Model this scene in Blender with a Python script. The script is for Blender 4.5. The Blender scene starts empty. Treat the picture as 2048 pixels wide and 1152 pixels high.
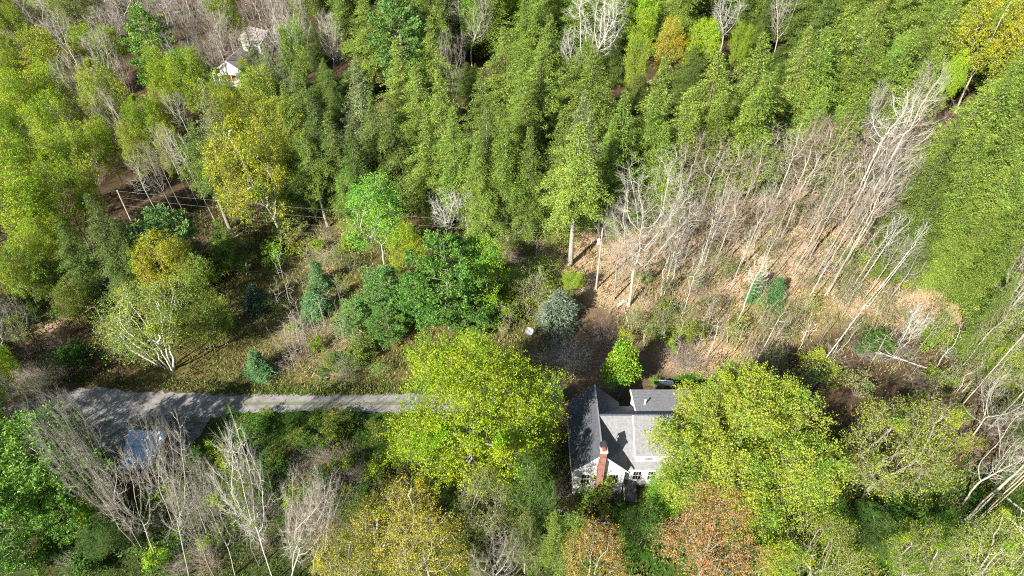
import bpy, math, random
import numpy as np

# ------------------------------------------------------------------ camera, sky, sun, exposure
scn = bpy.context.scene
COL = scn.collection
FPX, PITCH, CAMH = 1366.0, math.radians(42), 75.0     # focal length in photo pixels, downward pitch, height
SP, CP = math.sin(PITCH), math.cos(PITCH)
cd = bpy.data.cameras.new('camera')
cam = bpy.data.objects.new('camera', cd); COL.objects.link(cam)
cd.sensor_width = 36.0; cd.lens = 36.0 * FPX / 2048; cd.clip_end = 8000; cd.clip_start = 0.5
cam.location = (0, 0, CAMH); cam.rotation_euler = (math.pi / 2 - PITCH, 0, 0)
scn.camera = cam

SUN_EL, SUN_AZ = math.radians(35), math.radians(39)   # shadows run away from the camera and to the right
w = bpy.data.worlds.new('World'); scn.world = w; w.use_nodes = True
nt = w.node_tree; bg = nt.nodes['Background']
sky = nt.nodes.new('ShaderNodeTexSky'); sky.sky_type = 'NISHITA'; sky.sun_disc = False
sky.sun_elevation = SUN_EL; sky.sun_rotation = math.pi + SUN_AZ
nt.links.new(sky.outputs[0], bg.inputs[0]); bg.inputs[1].default_value = 0.056
sd = bpy.data.lights.new('sun', 'SUN'); sd.energy = 4.8; sd.angle = math.radians(0.5); sd.color = (1.0, 0.95, 0.86)
sun = bpy.data.objects.new('sun', sd); COL.objects.link(sun)
sun.rotation_euler = (math.pi / 2 - SUN_EL, 0, -SUN_AZ)
sun.location = (-60, -60, 120)
vs = scn.view_settings; vs.view_transform = 'Standard'; vs.look = 'None'; vs.gamma = 1.0; vs.exposure = 1.27
scn.cycles.max_bounces = 5; scn.cycles.diffuse_bounces = 3; scn.cycles.transmission_bounces = 3
scn.cycles.transparent_max_bounces = 4; scn.cycles.use_denoising = False; scn.cycles.filter_width = 1.1
scn.cycles.caustics_reflective = False; scn.cycles.caustics_refractive = False

# ------------------------------------------------------------------ pixel -> place
def sst(a, b, x):
    t = np.clip((x - a) / (b - a), 0, 1); return t * t * (3 - 2 * t)
def terr(x, y):
    "height of the terrain"
    far = sst(105, 250, y)
    n = np.sin(x * .061 + 1.3) * np.cos(y * .047 + x * .02) + .5 * np.sin(x * .13 + y * .11)
    return far * 5 + n * .5 * sst(95, 120, y) + 1.6 * sst(22, 60, x) * sst(62, 95, y)
def ray(px, py):
    u, v = (px - 1024) / FPX, -(py - 576) / FPX
    return np.array([u, CP + v * SP, -SP + v * CP])
def at(px, py, h=0.0):
    "point whose height above the terrain is h and that the photo shows at px, py"
    d = ray(px, py); z = h
    for _ in range(6):
        t = (z - CAMH) / d[2]; x, y = d[0] * t, d[1] * t; z = h + float(terr(x, y))
    return np.array([x, y, z])
def ray_y(px, py, y):
    d = ray(px, py); return d * (y / d[1]) + np.array([0, 0, CAMH])
def depth(p): return p[1] * CP + (CAMH - p[2]) * SP
def proj(p):
    d = depth(p); up = p[1] * SP - (CAMH - p[2]) * CP
    return 1024 + FPX * p[0] / d, 576 - FPX * up / d

# ------------------------------------------------------------------ materials
def new_mat(name):
    m = bpy.data.materials.new(name); m.use_nodes = True
    n = m.node_tree; return m, n, n.nodes['Principled BSDF'], n.nodes['Material Output']
def ramp(n, fac, stops):
    r = n.nodes.new('ShaderNodeValToRGB'); e = r.color_ramp.elements
    while len(e) < len(stops): e.new(0.5)
    for k, (p, c) in enumerate(stops):
        e[k].position = p; e[k].color = (c, c, c, 1) if isinstance(c, (int, float)) else (*c, 1)
    n.links.new(fac, r.inputs[0]); return r.outputs[0]
def noise(n, scale, detail=4, rough=.6, src='Object', vec=None):
    t = n.nodes.new('ShaderNodeTexNoise'); t.inputs['Scale'].default_value = scale
    t.inputs['Detail'].default_value = detail; t.inputs['Roughness'].default_value = rough
    if vec is None:
        c = n.nodes.new('ShaderNodeTexCoord'); vec = c.outputs[src]
    n.links.new(vec, t.inputs['Vector']); return t.outputs['Fac']
def mul(n, a, b, f=1.0, mode='MULTIPLY'):
    x = n.nodes.new('ShaderNodeMix'); x.data_type = 'RGBA'; x.blend_type = mode; x.inputs[0].default_value = f
    for s, v in ((6, a), (7, b)):
        if isinstance(v, tuple): x.inputs[s].default_value = (*v, 1)
        else: n.links.new(v, x.inputs[s])
    return x.outputs[2]

def leaf_material(name, trans=.3, rough=.55, lo=.55, hi=1.5, patch=1.0):
    m, n, p, out = new_mat(name)
    oi = n.nodes.new('ShaderNodeObjectInfo'); ge = n.nodes.new('ShaderNodeNewGeometry')
    v1 = ramp(n, ge.outputs['Random Per Island'], [(0, lo), (.8, 1.0), (1, hi)])
    c = mul(n, oi.outputs['Color'], v1)
    # patches of older and younger leaves through the crown
    nz = noise(n, .35, 2, .5)
    v2 = ramp(n, nz, [(.34, (.66, .93, .9)), (.5, (1, 1, 1)), (.66, (1.15, 1.05, .95))])
    c = mul(n, c, v2, patch)
    p.inputs['Roughness'].default_value = rough; p.inputs['Specular IOR Level'].default_value = .25
    n.links.new(c, p.inputs['Base Color'])
    tr = n.nodes.new('ShaderNodeBsdfTranslucent'); n.links.new(mul(n, c, (1.05, 1.1, .6)), tr.inputs[0])
    mx = n.nodes.new('ShaderNodeMixShader'); mx.inputs[0].default_value = trans
    n.links.new(p.outputs[0], mx.inputs[1]); n.links.new(tr.outputs[0], mx.inputs[2]); n.links.new(mx.outputs[0], out.inputs[0])
    return m
def bark_material(name):
    m, n, p, out = new_mat(name)
    oi = n.nodes.new('ShaderNodeObjectInfo')
    tc = n.nodes.new('ShaderNodeTexCoord'); mp = n.nodes.new('ShaderNodeMapping'); mp.inputs['Scale'].default_value = (1, 1, .35)
    n.links.new(tc.outputs['Object'], mp.inputs[0])
    f = noise(n, 5, 5, .7, vec=mp.outputs[0])
    c = mul(n, oi.outputs['Color'], ramp(n, f, [(.3, .45), (.5, .9), (.7, 1.25)]))
    c = mul(n, c, ramp(n, noise(n, .8, 3), [(.35, (.8, .85, .75)), (.6, (1.1, 1.08, 1.05))]))
    n.links.new(c, p.inputs['Base Color']); p.inputs['Roughness'].default_value = .85
    return m
M = {}
M['leaf'] = leaf_material('broad_leaves'); M['needle'] = leaf_material('needles', .15, .6, .45, 1.6, .4); M['bark'] = bark_material('bark')

def surf(name, col, rough=.7, n1=None, metal=0, spec=.4, bump=0, scale=4, vary=.25, src='Object'):
    m, n, p, out = new_mat(name)
    f = noise(n, scale, 5, .65, src)
    c = mul(n, col, ramp(n, f, [(.3, 1 - vary), (.7, 1 + vary)]))
    f2 = noise(n, scale * .17, 3, .6, src)
    c = mul(n, c, ramp(n, f2, [(.35, 1 - vary * .7), (.65, 1 + vary * .5)]))
    n.links.new(c, p.inputs['Base Color'])
    p.inputs['Roughness'].default_value = rough; p.inputs['Metallic'].default_value = metal; p.inputs['Specular IOR Level'].default_value = spec
    if bump:
        b = n.nodes.new('ShaderNodeBump'); b.inputs['Strength'].default_value = bump; b.inputs['Distance'].default_value = .05
        n.links.new(f, b.inputs['Height']); n.links.new(b.outputs[0], p.inputs['Normal'])
    return m
def banded(name, col, axis, period, dark, rough=.7, vary=.2, width=.12):
    "boards, courses or shingles: thin dark joints every `period` metres along an axis"
    m, n, p, out = new_mat(name)
    tc = n.nodes.new('ShaderNodeTexCoord'); sx = n.nodes.new('ShaderNodeSeparateXYZ'); n.links.new(tc.outputs['Object'], sx.inputs[0])
    d = n.nodes.new('ShaderNodeMath'); d.operation = 'DIVIDE'; d.inputs[1].default_value = period; n.links.new(sx.outputs[axis], d.inputs[0])
    fr = n.nodes.new('ShaderNodeMath'); fr.operation = 'FRACT'; n.links.new(d.outputs[0], fr.inputs[0])
    j = ramp(n, fr.outputs[0], [(0, dark), (width, 1.0), (1 - width * .3, 1.0)])
    c = mul(n, col, j)
    f = noise(n, 3, 5, .7); c = mul(n, c, ramp(n, f, [(.3, 1 - vary), (.7, 1 + vary)]))
    n.links.new(c, p.inputs['Base Color']); p.inputs['Roughness'].default_value = rough; p.inputs['Specular IOR Level'].default_value = .3
    return m

M['twig'] = surf('twig_bark', (.30, .25, .19), .85, vary=.3)
# ------------------------------------------------------------------ mesh helpers
def mesh_np(name, V, F4=None, F3=None, smooth=False, mat=None):
    me = bpy.data.meshes.new(name)
    F4 = np.zeros((0, 4), int) if F4 is None or len(F4) == 0 else np.asarray(F4)
    F3 = np.zeros((0, 3), int) if F3 is None or len(F3) == 0 else np.asarray(F3)
    nl = F4.size + F3.size; npoly = len(F4) + len(F3)
    me.vertices.add(len(V)); me.loops.add(nl); me.polygons.add(npoly)
    me.vertices.foreach_set('co', np.asarray(V, dtype=np.float32).ravel())
    me.loops.foreach_set('vertex_index', np.concatenate([F4.ravel(), F3.ravel()]).astype(np.int32))
    ls = np.concatenate([np.arange(len(F4)) * 4, F4.size + np.arange(len(F3)) * 3]).astype(np.int32)
    me.polygons.foreach_set('loop_start', ls)
    if smooth: me.polygons.foreach_set('use_smooth', np.ones(npoly, bool))
    me.update(calc_edges=True)
    if mat: me.materials.append(mat)
    return me
def link(name, me, parent=None, loc=None):
    o = bpy.data.objects.new(name, me); COL.objects.link(o)
    if parent is not None: o.parent = parent
    if loc is not None: o.location = loc
    return o
def tag(o, label=None, cat=None, group=None, kind=None):
    if label: o['label'] = label
    if cat: o['category'] = cat
    if group: o['group'] = group
    if kind: o['kind'] = kind
    return o
def empty(name, loc, rz=0):
    o = bpy.data.objects.new(name, None); COL.objects.link(o); o.location = loc; o.rotation_euler = (0, 0, rz)
    o.empty_display_size = .3; return o
class MB:
    "collects boxes, prisms and tubes for one mesh object"
    def __init__(s): s.v = []; s.f = []
    def box(s, x0, x1, y0, y1, z0, z1):
        b = len(s.v)
        s.v += [(x0, y0, z0), (x1, y0, z0), (x1, y1, z0), (x0, y1, z0), (x0, y0, z1), (x1, y0, z1), (x1, y1, z1), (x0, y1, z1)]
        s.f += [tuple(b + i for i in q) for q in ((0, 3, 2, 1), (4, 5, 6, 7), (0, 1, 5, 4), (1, 2, 6, 5), (2, 3, 7, 6), (3, 0, 4, 7))]; return s
    def hull(s, top, bot):
        "prism between two loops of the same length"
        b = len(s.v); n = len(top); s.v += [tuple(p) for p in bot] + [tuple(p) for p in top]
        s.f.append(tuple(b + i for i in range(n))[::-1]); s.f.append(tuple(b + n + i for i in range(n)))
        for i in range(n): j = (i + 1) % n; s.f.append((b + i, b + j, b + n + j, b + n + i))
        return s
    def slab(s, quad, t):
        "a quad given thickness downwards"
        return s.hull(quad, [(p[0], p[1], p[2] - t) for p in quad])
    def tube(s, pts, rads, n=8, cap=True):
        b = len(s.v); pts = [np.array(p, float) for p in pts]
        for i, p in enumerate(pts):
            d = pts[min(i + 1, len(pts) - 1)] - pts[max(i - 1, 0)]; d /= np.linalg.norm(d) + 1e-9
            a = np.cross(d, (0, 0, 1)) if abs(d[2]) < .9 else np.cross(d, (1, 0, 0)); a /= np.linalg.norm(a); c = np.cross(d, a)
            for k in range(n):
                t = 2 * math.pi * k / n; q = p + (a * math.cos(t) + c * math.sin(t)) * rads[i]; s.v.append(tuple(q))
        for i in range(len(pts) - 1):
            for k in range(n):
                k2 = (k + 1) % n; s.f.append((b + i * n + k, b + i * n + k2, b + (i + 1) * n + k2, b + (i + 1) * n + k))
        if cap: s.f.append(tuple(b + k for k in range(n))); s.f.append(tuple(b + (len(pts) - 1) * n + k for k in range(n))[::-1])
        return s
    def build(s, name, mat, parent=None, loc=None):
        me = bpy.data.meshes.new(name); me.from_pydata(s.v, [], s.f); me.update(); me.materials.append(mat)
        o = link(name, me, parent, loc)
        import bmesh
        bm = bmesh.new(); bm.from_mesh(me); bmesh.ops.recalc_face_normals(bm, faces=bm.faces); bm.to_mesh(me); bm.free()
        return o

# ------------------------------------------------------------------ foliage arrays
def unit(a): return a / (np.linalg.norm(a, axis=-1, keepdims=True) + 1e-9)
def kites(P, D, L, W, N):
    "one small pointed leaf per row: base P, direction D, length L, width W, normal N"
    D = unit(D); S = unit(np.cross(N, D)); L = np.asarray(L).reshape(-1, 1); W = np.asarray(W).reshape(-1, 1)
    n = len(P); V = np.empty((n, 4, 3))
    mid = P + D * L * .45
    V[:, 0] = P; V[:, 1] = mid + S * W * .5; V[:, 2] = P + D * L; V[:, 3] = mid - S * W * .5
    return V.reshape(-1, 3), np.arange(n * 4).reshape(-1, 4)
def twigs(P, D, L, R):
    "thin three sided spikes"
    D = unit(D); n = len(P); A = unit(np.cross(D, np.random.RandomState(5).normal(size=(n, 3)))); B = np.cross(D, A)
    L = np.asarray(L).reshape(-1, 1); R = np.asarray(R).reshape(-1, 1); V = np.empty((n, 4, 3))
    for k in range(3):
        t = 2 * math.pi * k / 3; V[:, k] = P + (A * math.cos(t) + B * math.sin(t)) * R
    V[:, 3] = P + D * L
    i = np.arange(n) * 4; F = np.concatenate([np.stack([i + a, i + b, i + 3], 1) for a, b in ((0, 1), (1, 2), (2, 0))])
    return V.reshape(-1, 3), F
def cat(parts):
    V, F, o = [], [], 0
    for v, f in parts:
        if len(v) == 0: continue
        V.append(v); F.append(np.asarray(f) + o); o += len(v)
    return (np.concatenate(V), np.concatenate(F)) if V else (np.zeros((0, 3)), np.zeros((0, 4), int))

def colonize(rs, pts, trunk, step, kill, infl, up=0.0, iters=140):
    "space colonisation: returns node positions and parents"
    nodes = [np.array(p, float) for p in trunk]; par = [-1] + list(range(len(trunk) - 1))
    pts = pts.copy(); alive = np.ones(len(pts), bool)
    NP = np.array(nodes); d = np.linalg.norm(pts[:, None] - NP[None], axis=2); near = d.argmin(1); nd = d.min(1)
    for it in range(iters):
        act = alive & (nd < infl)
        if not act.any():
            act = alive
            if not act.any(): break
        idx = np.unique(near[act]); new = []; npar = []
        for i in idx:
            sel = act & (near == i); v = unit(pts[sel] - nodes[i]).sum(0)
            v = v / (np.linalg.norm(v) + 1e-9) + rs.normal(size=3) * .09 + np.array([0, 0, up]); v /= np.linalg.norm(v) + 1e-9
            new.append(nodes[i] + v * step * rs.uniform(.85, 1.15)); npar.append(i)
        b = len(nodes); nodes += new; par += npar
        NN = np.array(new); d = np.linalg.norm(pts[:, None] - NN[None], axis=2); m = d.min(1); am = d.argmin(1) + b
        bet = m < nd; near = np.where(bet, am, near); nd = np.where(bet, m, nd)
        alive &= nd > kill
        if len(nodes) > 9000: break
    return np.array(nodes), np.array(par)
def radii(N, par, r0, ex=2.25):
    r = np.zeros(len(N)); acc = np.zeros(len(N)); nch = np.zeros(len(N), int)
    for i in range(len(N) - 1, -1, -1):
        r[i] = r0 if nch[i] == 0 else acc[i] ** (1 / ex)
        if par[i] >= 0: acc[par[i]] += r[i] ** ex; nch[par[i]] += 1
    return r, nch
def limbs(N, par, r, smin=0.0, smax=9.0):
    "tubes along every chain of the skeleton"
    ch = [[] for _ in N]
    for i, p in enumerate(par):
        if p >= 0: ch[p].append(i)
    V, F = [], []; vo = 0; stack = [(0, -1)]
    while stack:
        s, frm = stack.pop(); chain = [] if frm < 0 else [frm]; i = s
        while True:
            chain.append(i)
            if not ch[i]: break
            c = sorted(ch[i], key=lambda k: -r[k]); stack += [(k, i) for k in c[1:]]; i = c[0]
        if len(chain) < 2 or not (smin <= r[chain[1]] < smax): continue
        P = N[chain]; R = r[chain].copy()
        if frm >= 0: R[0] = min(R[0], R[1] * 1.15)
        n = 7 if R[0] > .12 else (4 if R[0] > .045 else 3)
        T = unit(np.gradient(P, axis=0)); A = unit(np.cross(T, np.array([.31, .22, .1]) + 0 * T)); B = np.cross(T, A)
        t = 2 * np.pi * np.arange(n) / n
        ring = P[:, None] + (A[:, None] * np.cos(t)[None, :, None] + B[:, None] * np.sin(t)[None, :, None]) * R[:, None, None]
        V.append(ring.reshape(-1, 3)); m = len(chain); k = np.arange(n); k2 = (k + 1) % n
        for a in range(m - 1):
            F.append(np.stack([vo + a * n + k, vo + a * n + k2, vo + (a + 1) * n + k2, vo + (a + 1) * n + k], 1))
        vo += m * n
    return (np.concatenate(V), np.concatenate(F)) if V else (np.zeros((0, 3)), np.zeros((0, 4), int))
def orth(rs, n): return unit(rs.normal(size=(n, 3)))

PROTO = {}
def finish(key, W, H, trunkVF, crownVF, crown3=None, leafmat='leaf', cfrac=.6):
    tv, tf = trunkVF
    tr = mesh_np('trunk_' + key, tv, tf if tf.shape[1] == 4 else None, tf if tf.shape[1] == 3 else None, True, M['bark'])
    cr = mesh_np('crown_' + key, crownVF[0], crownVF[1] if crownVF[1].shape[1] == 4 else None, crownVF[1] if crownVF[1].shape[1] == 3 else None, False, M[leafmat]) if crownVF is not None else None
    PROTO.setdefault(key.rstrip('0123456789'), []).append(dict(W=W, H=H, trunk=tr, crown=cr, cf=cfrac))

def broadleaf(key, seed, W, H, z0, natt, lumps, step, r0, leaves, leaf, tw=(3, .9), fork=None, spread=.45, clr=.45, shape='round', stems=1, up=.06, wob=.25, twr=.011, kill=1.15):
    "leafy or bare broadleaved tree; leaves = number of leaves per twig"
    rs = np.random.RandomState(seed); R = W / 2; zc = (z0 + H) / 2; hz = (H - z0) / 2
    # attractors fill lumpy sub-crowns, so the outline is uneven and gaps stay open
    C = []
    while len(C) < lumps:
        q = rs.uniform(-1, 1, 3)
        if np.linalg.norm(q) < 1:
            q = q / max(np.linalg.norm(q), 1e-3) * np.linalg.norm(q) ** .45 * .74
            if shape == 'vase': q[:2] *= .45 + .65 * (q[2] + 1) / 2
            if shape == 'cone': q[:2] *= 1.15 - .8 * (q[2] + 1) / 2
            C.append(q)
    C = np.array(C); sz = rs.uniform(.55, 1.15, len(C)) * 1.0 / len(C) ** .36 * 1.08
    k = rs.randint(0, len(C), natt); q = orth(rs, natt) * (rs.uniform(0, 1, natt) ** .4)[:, None] * sz[k][:, None] + C[k]
    pts = q * np.array([R, R, hz]) + np.array([0, 0, zc]); pts = pts[pts[:, 2] > z0 * .75]
    fork = fork if fork is not None else z0 * 1.05
    nodes, pars = [], []
    parts_r = []
    for s in range(stems):
        if stems == 1: base = np.zeros(3); sel = np.ones(len(pts), bool)
        else:
            a = 2 * math.pi * s / stems + rs.uniform(-.3, .3); base = np.array([math.cos(a), math.sin(a), 0]) * .25
            ang = np.arctan2(pts[:, 1], pts[:, 0]); sel = np.abs((ang - a + math.pi) % (2 * math.pi) - math.pi) < math.pi / stems * 1.1
        nst = max(3, int(fork / (step * 1.2))); ws = np.cumsum(rs.normal(size=(nst, 2)) * wob * .25, 0)
        out = base[:2] * (4 if stems > 1 else 0)
        tr = [np.array([base[0], base[1], -.5])] + [np.array([base[0] + ws[i, 0] + out[0] * (i + 1) / nst * fork / 4, base[1] + ws[i, 1] + out[1] * (i + 1) / nst * fork / 4, fork * (i + 1) / nst]) for i in range(nst)]
        N, par = colonize(rs, pts[sel], tr, step, step * kill, max(R, hz) * .6, up)
        r, nch = radii(N, par, r0); r[0] *= 1.5; r[1] *= 1.1
        parts_r.append((N, par, r, nch))
    thick = (.019 if key.startswith('budding') else .028) if leaves else 0.0
    TV = cat([limbs(N, par, r, thick) for N, par, r, nch in parts_r])
    FV = cat([limbs(N, par, r, 0, thick) for N, par, r, nch in parts_r])
    # twigs at every thin node
    LP, LD = [], []
    for N, par, r, nch in parts_r:
        thin = np.where((r < r0 * 3.0) & (par >= 0) & (N[:, 2] > z0 * .6))[0]; kk = np.repeat(thin, tw[0])
        dirn = unit(unit(N[kk] - N[par[kk]]) + orth(rs, len(kk)) * (.75 if leaves else .42) + np.array([0, 0, .15 if leaves else .4]))
        LP.append(N[kk]); LD.append(dirn)
    LP = np.concatenate(LP); LD = np.concatenate(LD); LL = rs.uniform(.5, 1.2, len(LP)) * tw[1]
    if leaves == 0:
        # second order twigs make the fine grey haze of a bare crown
        q = np.repeat(np.arange(len(LP)), 2); t = rs.uniform(.25, .8, len(q))
        P2 = LP[q] + LD[q] * (LL[q] * t)[:, None]; D2 = unit(LD[q] + orth(rs, len(q)) * .5); L2 = LL[q] * rs.uniform(.35, .7, len(q))
        cr = cat([twigs(LP, LD, LL, np.full(len(LP), twr)), twigs(P2, D2, L2, np.full(len(q), twr * .7))])
        finish(key, W, H, TV, cr, leafmat='bark', cfrac=zc / H); return
    tv = twigs(LP, LD, LL, np.full(len(LP), twr * .6))
    # put twigs with the limbs (as quads with a doubled corner kept as triangles)
    n = int(leaves * len(LP)); q = rs.randint(0, len(LP), n); t = 1.15 - rs.uniform(0, 1, n) ** 1.6 * .8
    P = LP[q] + LD[q] * (LL[q] * t)[:, None] + rs.normal(size=(n, 3)) * clr * np.array([1, 1, .7]) * .32
    D = unit(rs.normal(size=(n, 3)) + LD[q] * .6 - np.array([0, 0, .25])); Nn = unit(rs.normal(size=(n, 3)) * .8 + np.array([0, 0, .9]))
    lf = kites(P, D, rs.uniform(.5, 1.5, n) * leaf, rs.uniform(.55, 1.0, n) * leaf, Nn)
    me = mesh_np('trunk_' + key, TV[0], TV[1], None, True, M['bark'])
    nL, nF = len(lf[0]), len(FV[0])
    cr = mesh_np('crown_' + key, np.concatenate([lf[0], FV[0], tv[0]]), np.concatenate([lf[1], FV[1] + nL]), tv[1] + nL + nF, False, M['leaf'])
    cr.materials.append(M['twig']); mi = np.ones(len(cr.polygons), np.int32); mi[:len(lf[1])] = 0; cr.polygons.foreach_set('material_index', mi)
    PROTO.setdefault(key.rstrip('0123456789'), []).append(dict(W=W, H=H, trunk=me, crown=cr, cf=zc / H))

def conifer(key, seed, W, H, z0, nb, kind='hemlock', spray=.5, dens=1.0):
    rs = np.random.RandomState(seed); R = W / 2
    bend = rs.normal(size=2) * .15
    def axis(z): return np.stack([bend[0] * np.sin(z / H * 3), bend[1] * np.sin(z / H * 3 + 1), z], -1)
    zs = np.linspace(-.5, H, 14); rt = .018 * H * (1 - np.clip(zs, 0, H) / H) ** .9 + .02
    mb = MB(); mb.tube([axis(np.array(z)) for z in zs], rt, 7)
    wood = [(np.array(mb.v), [f for f in mb.f if len(f) == 4])]
    KP, KD, KL, KW, KN = [], [], [], [], []; TP, TD, TL, TR = [], [], [], []
    ga = rs.uniform(0, 6.28); lob = rs.uniform(0, 6.28, 4)
    for b in range(nb):
        t = (b + rs.uniform(0, 1)) / nb
        if kind == 'pine': t = (math.floor(t * nb / 5) + rs.uniform(0, .25)) / (nb / 5)
        z = z0 + (H * .985 - z0) * t; ga += 2.4 + rs.normal() * .35; az = ga
        u = 1 - t
        if kind == 'hemlock': prof = (min(1, u * 1.5) ** .85) * (.72 + .28 * min(1, (t + .12) * 4))
        elif kind == 'spruce': prof = u ** .85
        else: prof = (min(1, u * 1.9) ** .75) * (.62 + .38 * min(1, (t + .1) * 3))
        lobe = 1 + .2 * math.sin(az * 2 + lob[0] + t * 5) + .15 * math.sin(az * 3 + lob[1] - t * 9)
        L = max(.35, R * prof * lobe * (rs.uniform(.55, 1.15) if kind == 'hemlock' else rs.uniform(.75, 1.12)))
        s0 = {'hemlock': .12, 'spruce': .05, 'pine': .22}[kind] + .55 * t * t + rs.normal() * .07; s1 = {'hemlock': -.42, 'spruce': -.25, 'pine': .1}[kind] + .5 * t * t
        m = max(3, int(L / .45 * dens)); s = np.linspace(.08, 1, m); slope = s0 + (s1 - s0) * s
        dz = np.cumsum(slope) * L / m; hor = s * L; azs = az + (s ** 2) * rs.normal() * .2
        P = np.stack([np.cos(azs) * hor, np.sin(azs) * hor, dz], 1) + axis(np.array(z))
        out = np.stack([np.cos(azs), np.sin(azs), slope], 1); out = unit(out); side = np.stack([-np.sin(azs), np.cos(azs), 0 * azs], 1)
        rb = max(.02, .012 * L); TP.append(axis(np.array(z))[None]); TD.append((P[-1] - axis(np.array(z)))[None]); TL.append([np.linalg.norm(P[-1] - axis(np.array(z)))]); TR.append([rb])
        if kind in ('hemlock', 'spruce'):
            for sg in (-1, 1, -1, 1, -1, 1):
                sl = L * .42 * (1 - s * .75) * rs.uniform(.6, 1.25, m) + .25
                nk = np.maximum(1, (sl / (spray * .75)).astype(int) + 1)
                q = np.repeat(np.arange(m), nk); tt = rs.uniform(.0, 1, len(q))
                dd = unit(out[q] * .75 + sg * side[q] * .8 + rs.normal(size=(len(q), 3)) * .18)
                p = P[q] + dd * (sl[q] * tt)[:, None] + rs.normal(size=(len(q), 3)) * np.array([.07, .07, .05])
                KP.append(p); KD.append(unit(dd + out[q] * .3 + rs.normal(size=(len(q), 3)) * .35 - np.array([0, 0, .22])))
                KL.append(rs.uniform(.5, 1.5, len(q)) * spray); KW.append(rs.uniform(.22, .45, len(q)) * spray)
                KN.append(unit(np.array([0, 0, 1.0]) + rs.normal(size=(len(q), 3)) * .45 + out[q] * .25))
        else:
            nt_ = max(4, int(L * 7.0 * dens)); s2 = rs.uniform(.3, 1, nt_) ** .7
            wd = L * .32 * (1.15 - s2) + .15
            pc = np.stack([np.interp(s2, s, P[:, k]) for k in range(3)], 1) + side[0] * (rs.uniform(-1, 1, nt_) * wd * 1.6)[:, None] + np.array([0, 0, .1]) + rs.normal(size=(nt_, 3)) * .1
            nk = 9; q = np.repeat(np.arange(nt_), nk); dd = unit(out[0] * .5 + rs.normal(size=(len(q), 3)) * .75 + np.array([0, 0, .45]))
            KP.append(pc[q] + rs.normal(size=(len(q), 3)) * .1); KD.append(dd); KL.append(rs.uniform(.6, 1.2, len(q)) * spray); KW.append(rs.uniform(.25, .45, len(q)) * spray)
            KN.append(orth(rs, len(q)) + np.array([0, 0, .5]))
    c = cat([kites(np.concatenate(KP), np.concatenate(KD), np.concatenate(KL), np.concatenate(KW), np.concatenate(KN))])
    tw_ = twigs(np.concatenate(TP), np.concatenate(TD), np.concatenate(TL), np.concatenate(TR))
    tv, tf = wood[0]
    me = mesh_np('trunk_' + key, np.concatenate([tv, tw_[0]]), np.array(tf), tw_[1] + len(tv), True, M['bark'])
    cr = mesh_np('crown_' + key, c[0], c[1], None, False, M['needle'])
    PROTO.setdefault(key.rstrip('0123456789'), []).append(dict(W=W, H=H, trunk=me, crown=cr, cf=.5))

def bushy(key, seed, W, H, n, leaf, lumps=14, stems=6, z0=.1, cone=False, loose=False):
    "shrub: leaf clumps on lumpy shells over a few stems; loose ones are uneven, with shoots sticking out"
    rs = np.random.RandomState(seed); R = W / 2
    q = orth(rs, lumps); q[:, 2] = np.abs(q[:, 2]) * 1.6 - .6; q *= (rs.uniform(.2, .85, lumps) if loose else rs.uniform(.35, .62, lumps))[:, None]
    if cone: q[:, :2] *= (1.1 - .5 * (q[:, 2:] + .6))
    k = rs.randint(0, lumps, n); p = q[k] + orth(rs, n) * (rs.uniform(.1 if loose else .25, 1, n) ** .5 * (rs.uniform(.12, .36, lumps) if loose else rs.uniform(.25, .42, lumps))[k])[:, None]
    if loose:                                                  # shoots
        m = n // 4; ks = rs.randint(0, lumps, m // 12 + 1); sd = unit(orth(rs, len(ks)) + np.array([0, 0, 1.2])); a = rs.randint(0, len(ks), m)
        p[:m] = q[ks[a]] + sd[a] * (rs.uniform(.1, .75, m))[:, None] + rs.normal(size=(m, 3)) * .03
    P = p * np.array([R, R, (H - z0) * .5]) + np.array([0, 0, z0 + (H - z0) * .5]); P[:, 2] = np.maximum(P[:, 2], .04)
    lf = kites(P, orth(rs, n), rs.uniform(.7, 1.3, n) * leaf, rs.uniform(.6, 1, n) * leaf, unit(rs.normal(size=(n, 3)) * .7 + np.array([0, 0, .7]) + unit(P - [0, 0, H * .4]) * .6))
    c = q * np.array([R, R, (H - z0) * .5]) + np.array([0, 0, z0 + (H - z0) * .5]); b = rs.normal(size=(lumps, 3)) * np.array([.12, .12, 0]) + np.array([0, 0, -.1])
    tv = twigs(b, c - b, np.linalg.norm(c - b, axis=1), np.full(lumps, .035))
    me = mesh_np('trunk_' + key, tv[0], None, tv[1], True, M['bark']); cr = mesh_np('crown_' + key, lf[0], lf[1], None, False, M['leaf'])
    PROTO.setdefault(key.rstrip('0123456789'), []).append(dict(W=W, H=H, trunk=me, crown=cr, cf=.5))

def brushy(key, seed, W, H, n, r=.014):
    "leafless shrub: many thin stems fanning out of one root, each with side twigs"
    rs = np.random.RandomState(seed)
    D = unit(np.stack([rs.normal(size=n) * W * .42, rs.normal(size=n) * W * .42, np.full(n, H * .75)], 1)); L = rs.uniform(.55, 1.1, n) * H
    P = rs.normal(size=(n, 3)) * np.array([W * .12, W * .12, 0])
    a = twigs(P, D, L, np.full(n, r)); q = np.repeat(np.arange(n), 5); t = rs.uniform(.3, .9, len(q))
    b = twigs(P[q] + D[q] * (L[q] * t)[:, None], unit(D[q] + orth(rs, len(q)) * .8), L[q] * rs.uniform(.15, .4, len(q)), np.full(len(q), r * .6))
    finish(key, W, H, a, b, leafmat='bark', cfrac=.5)
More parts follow.
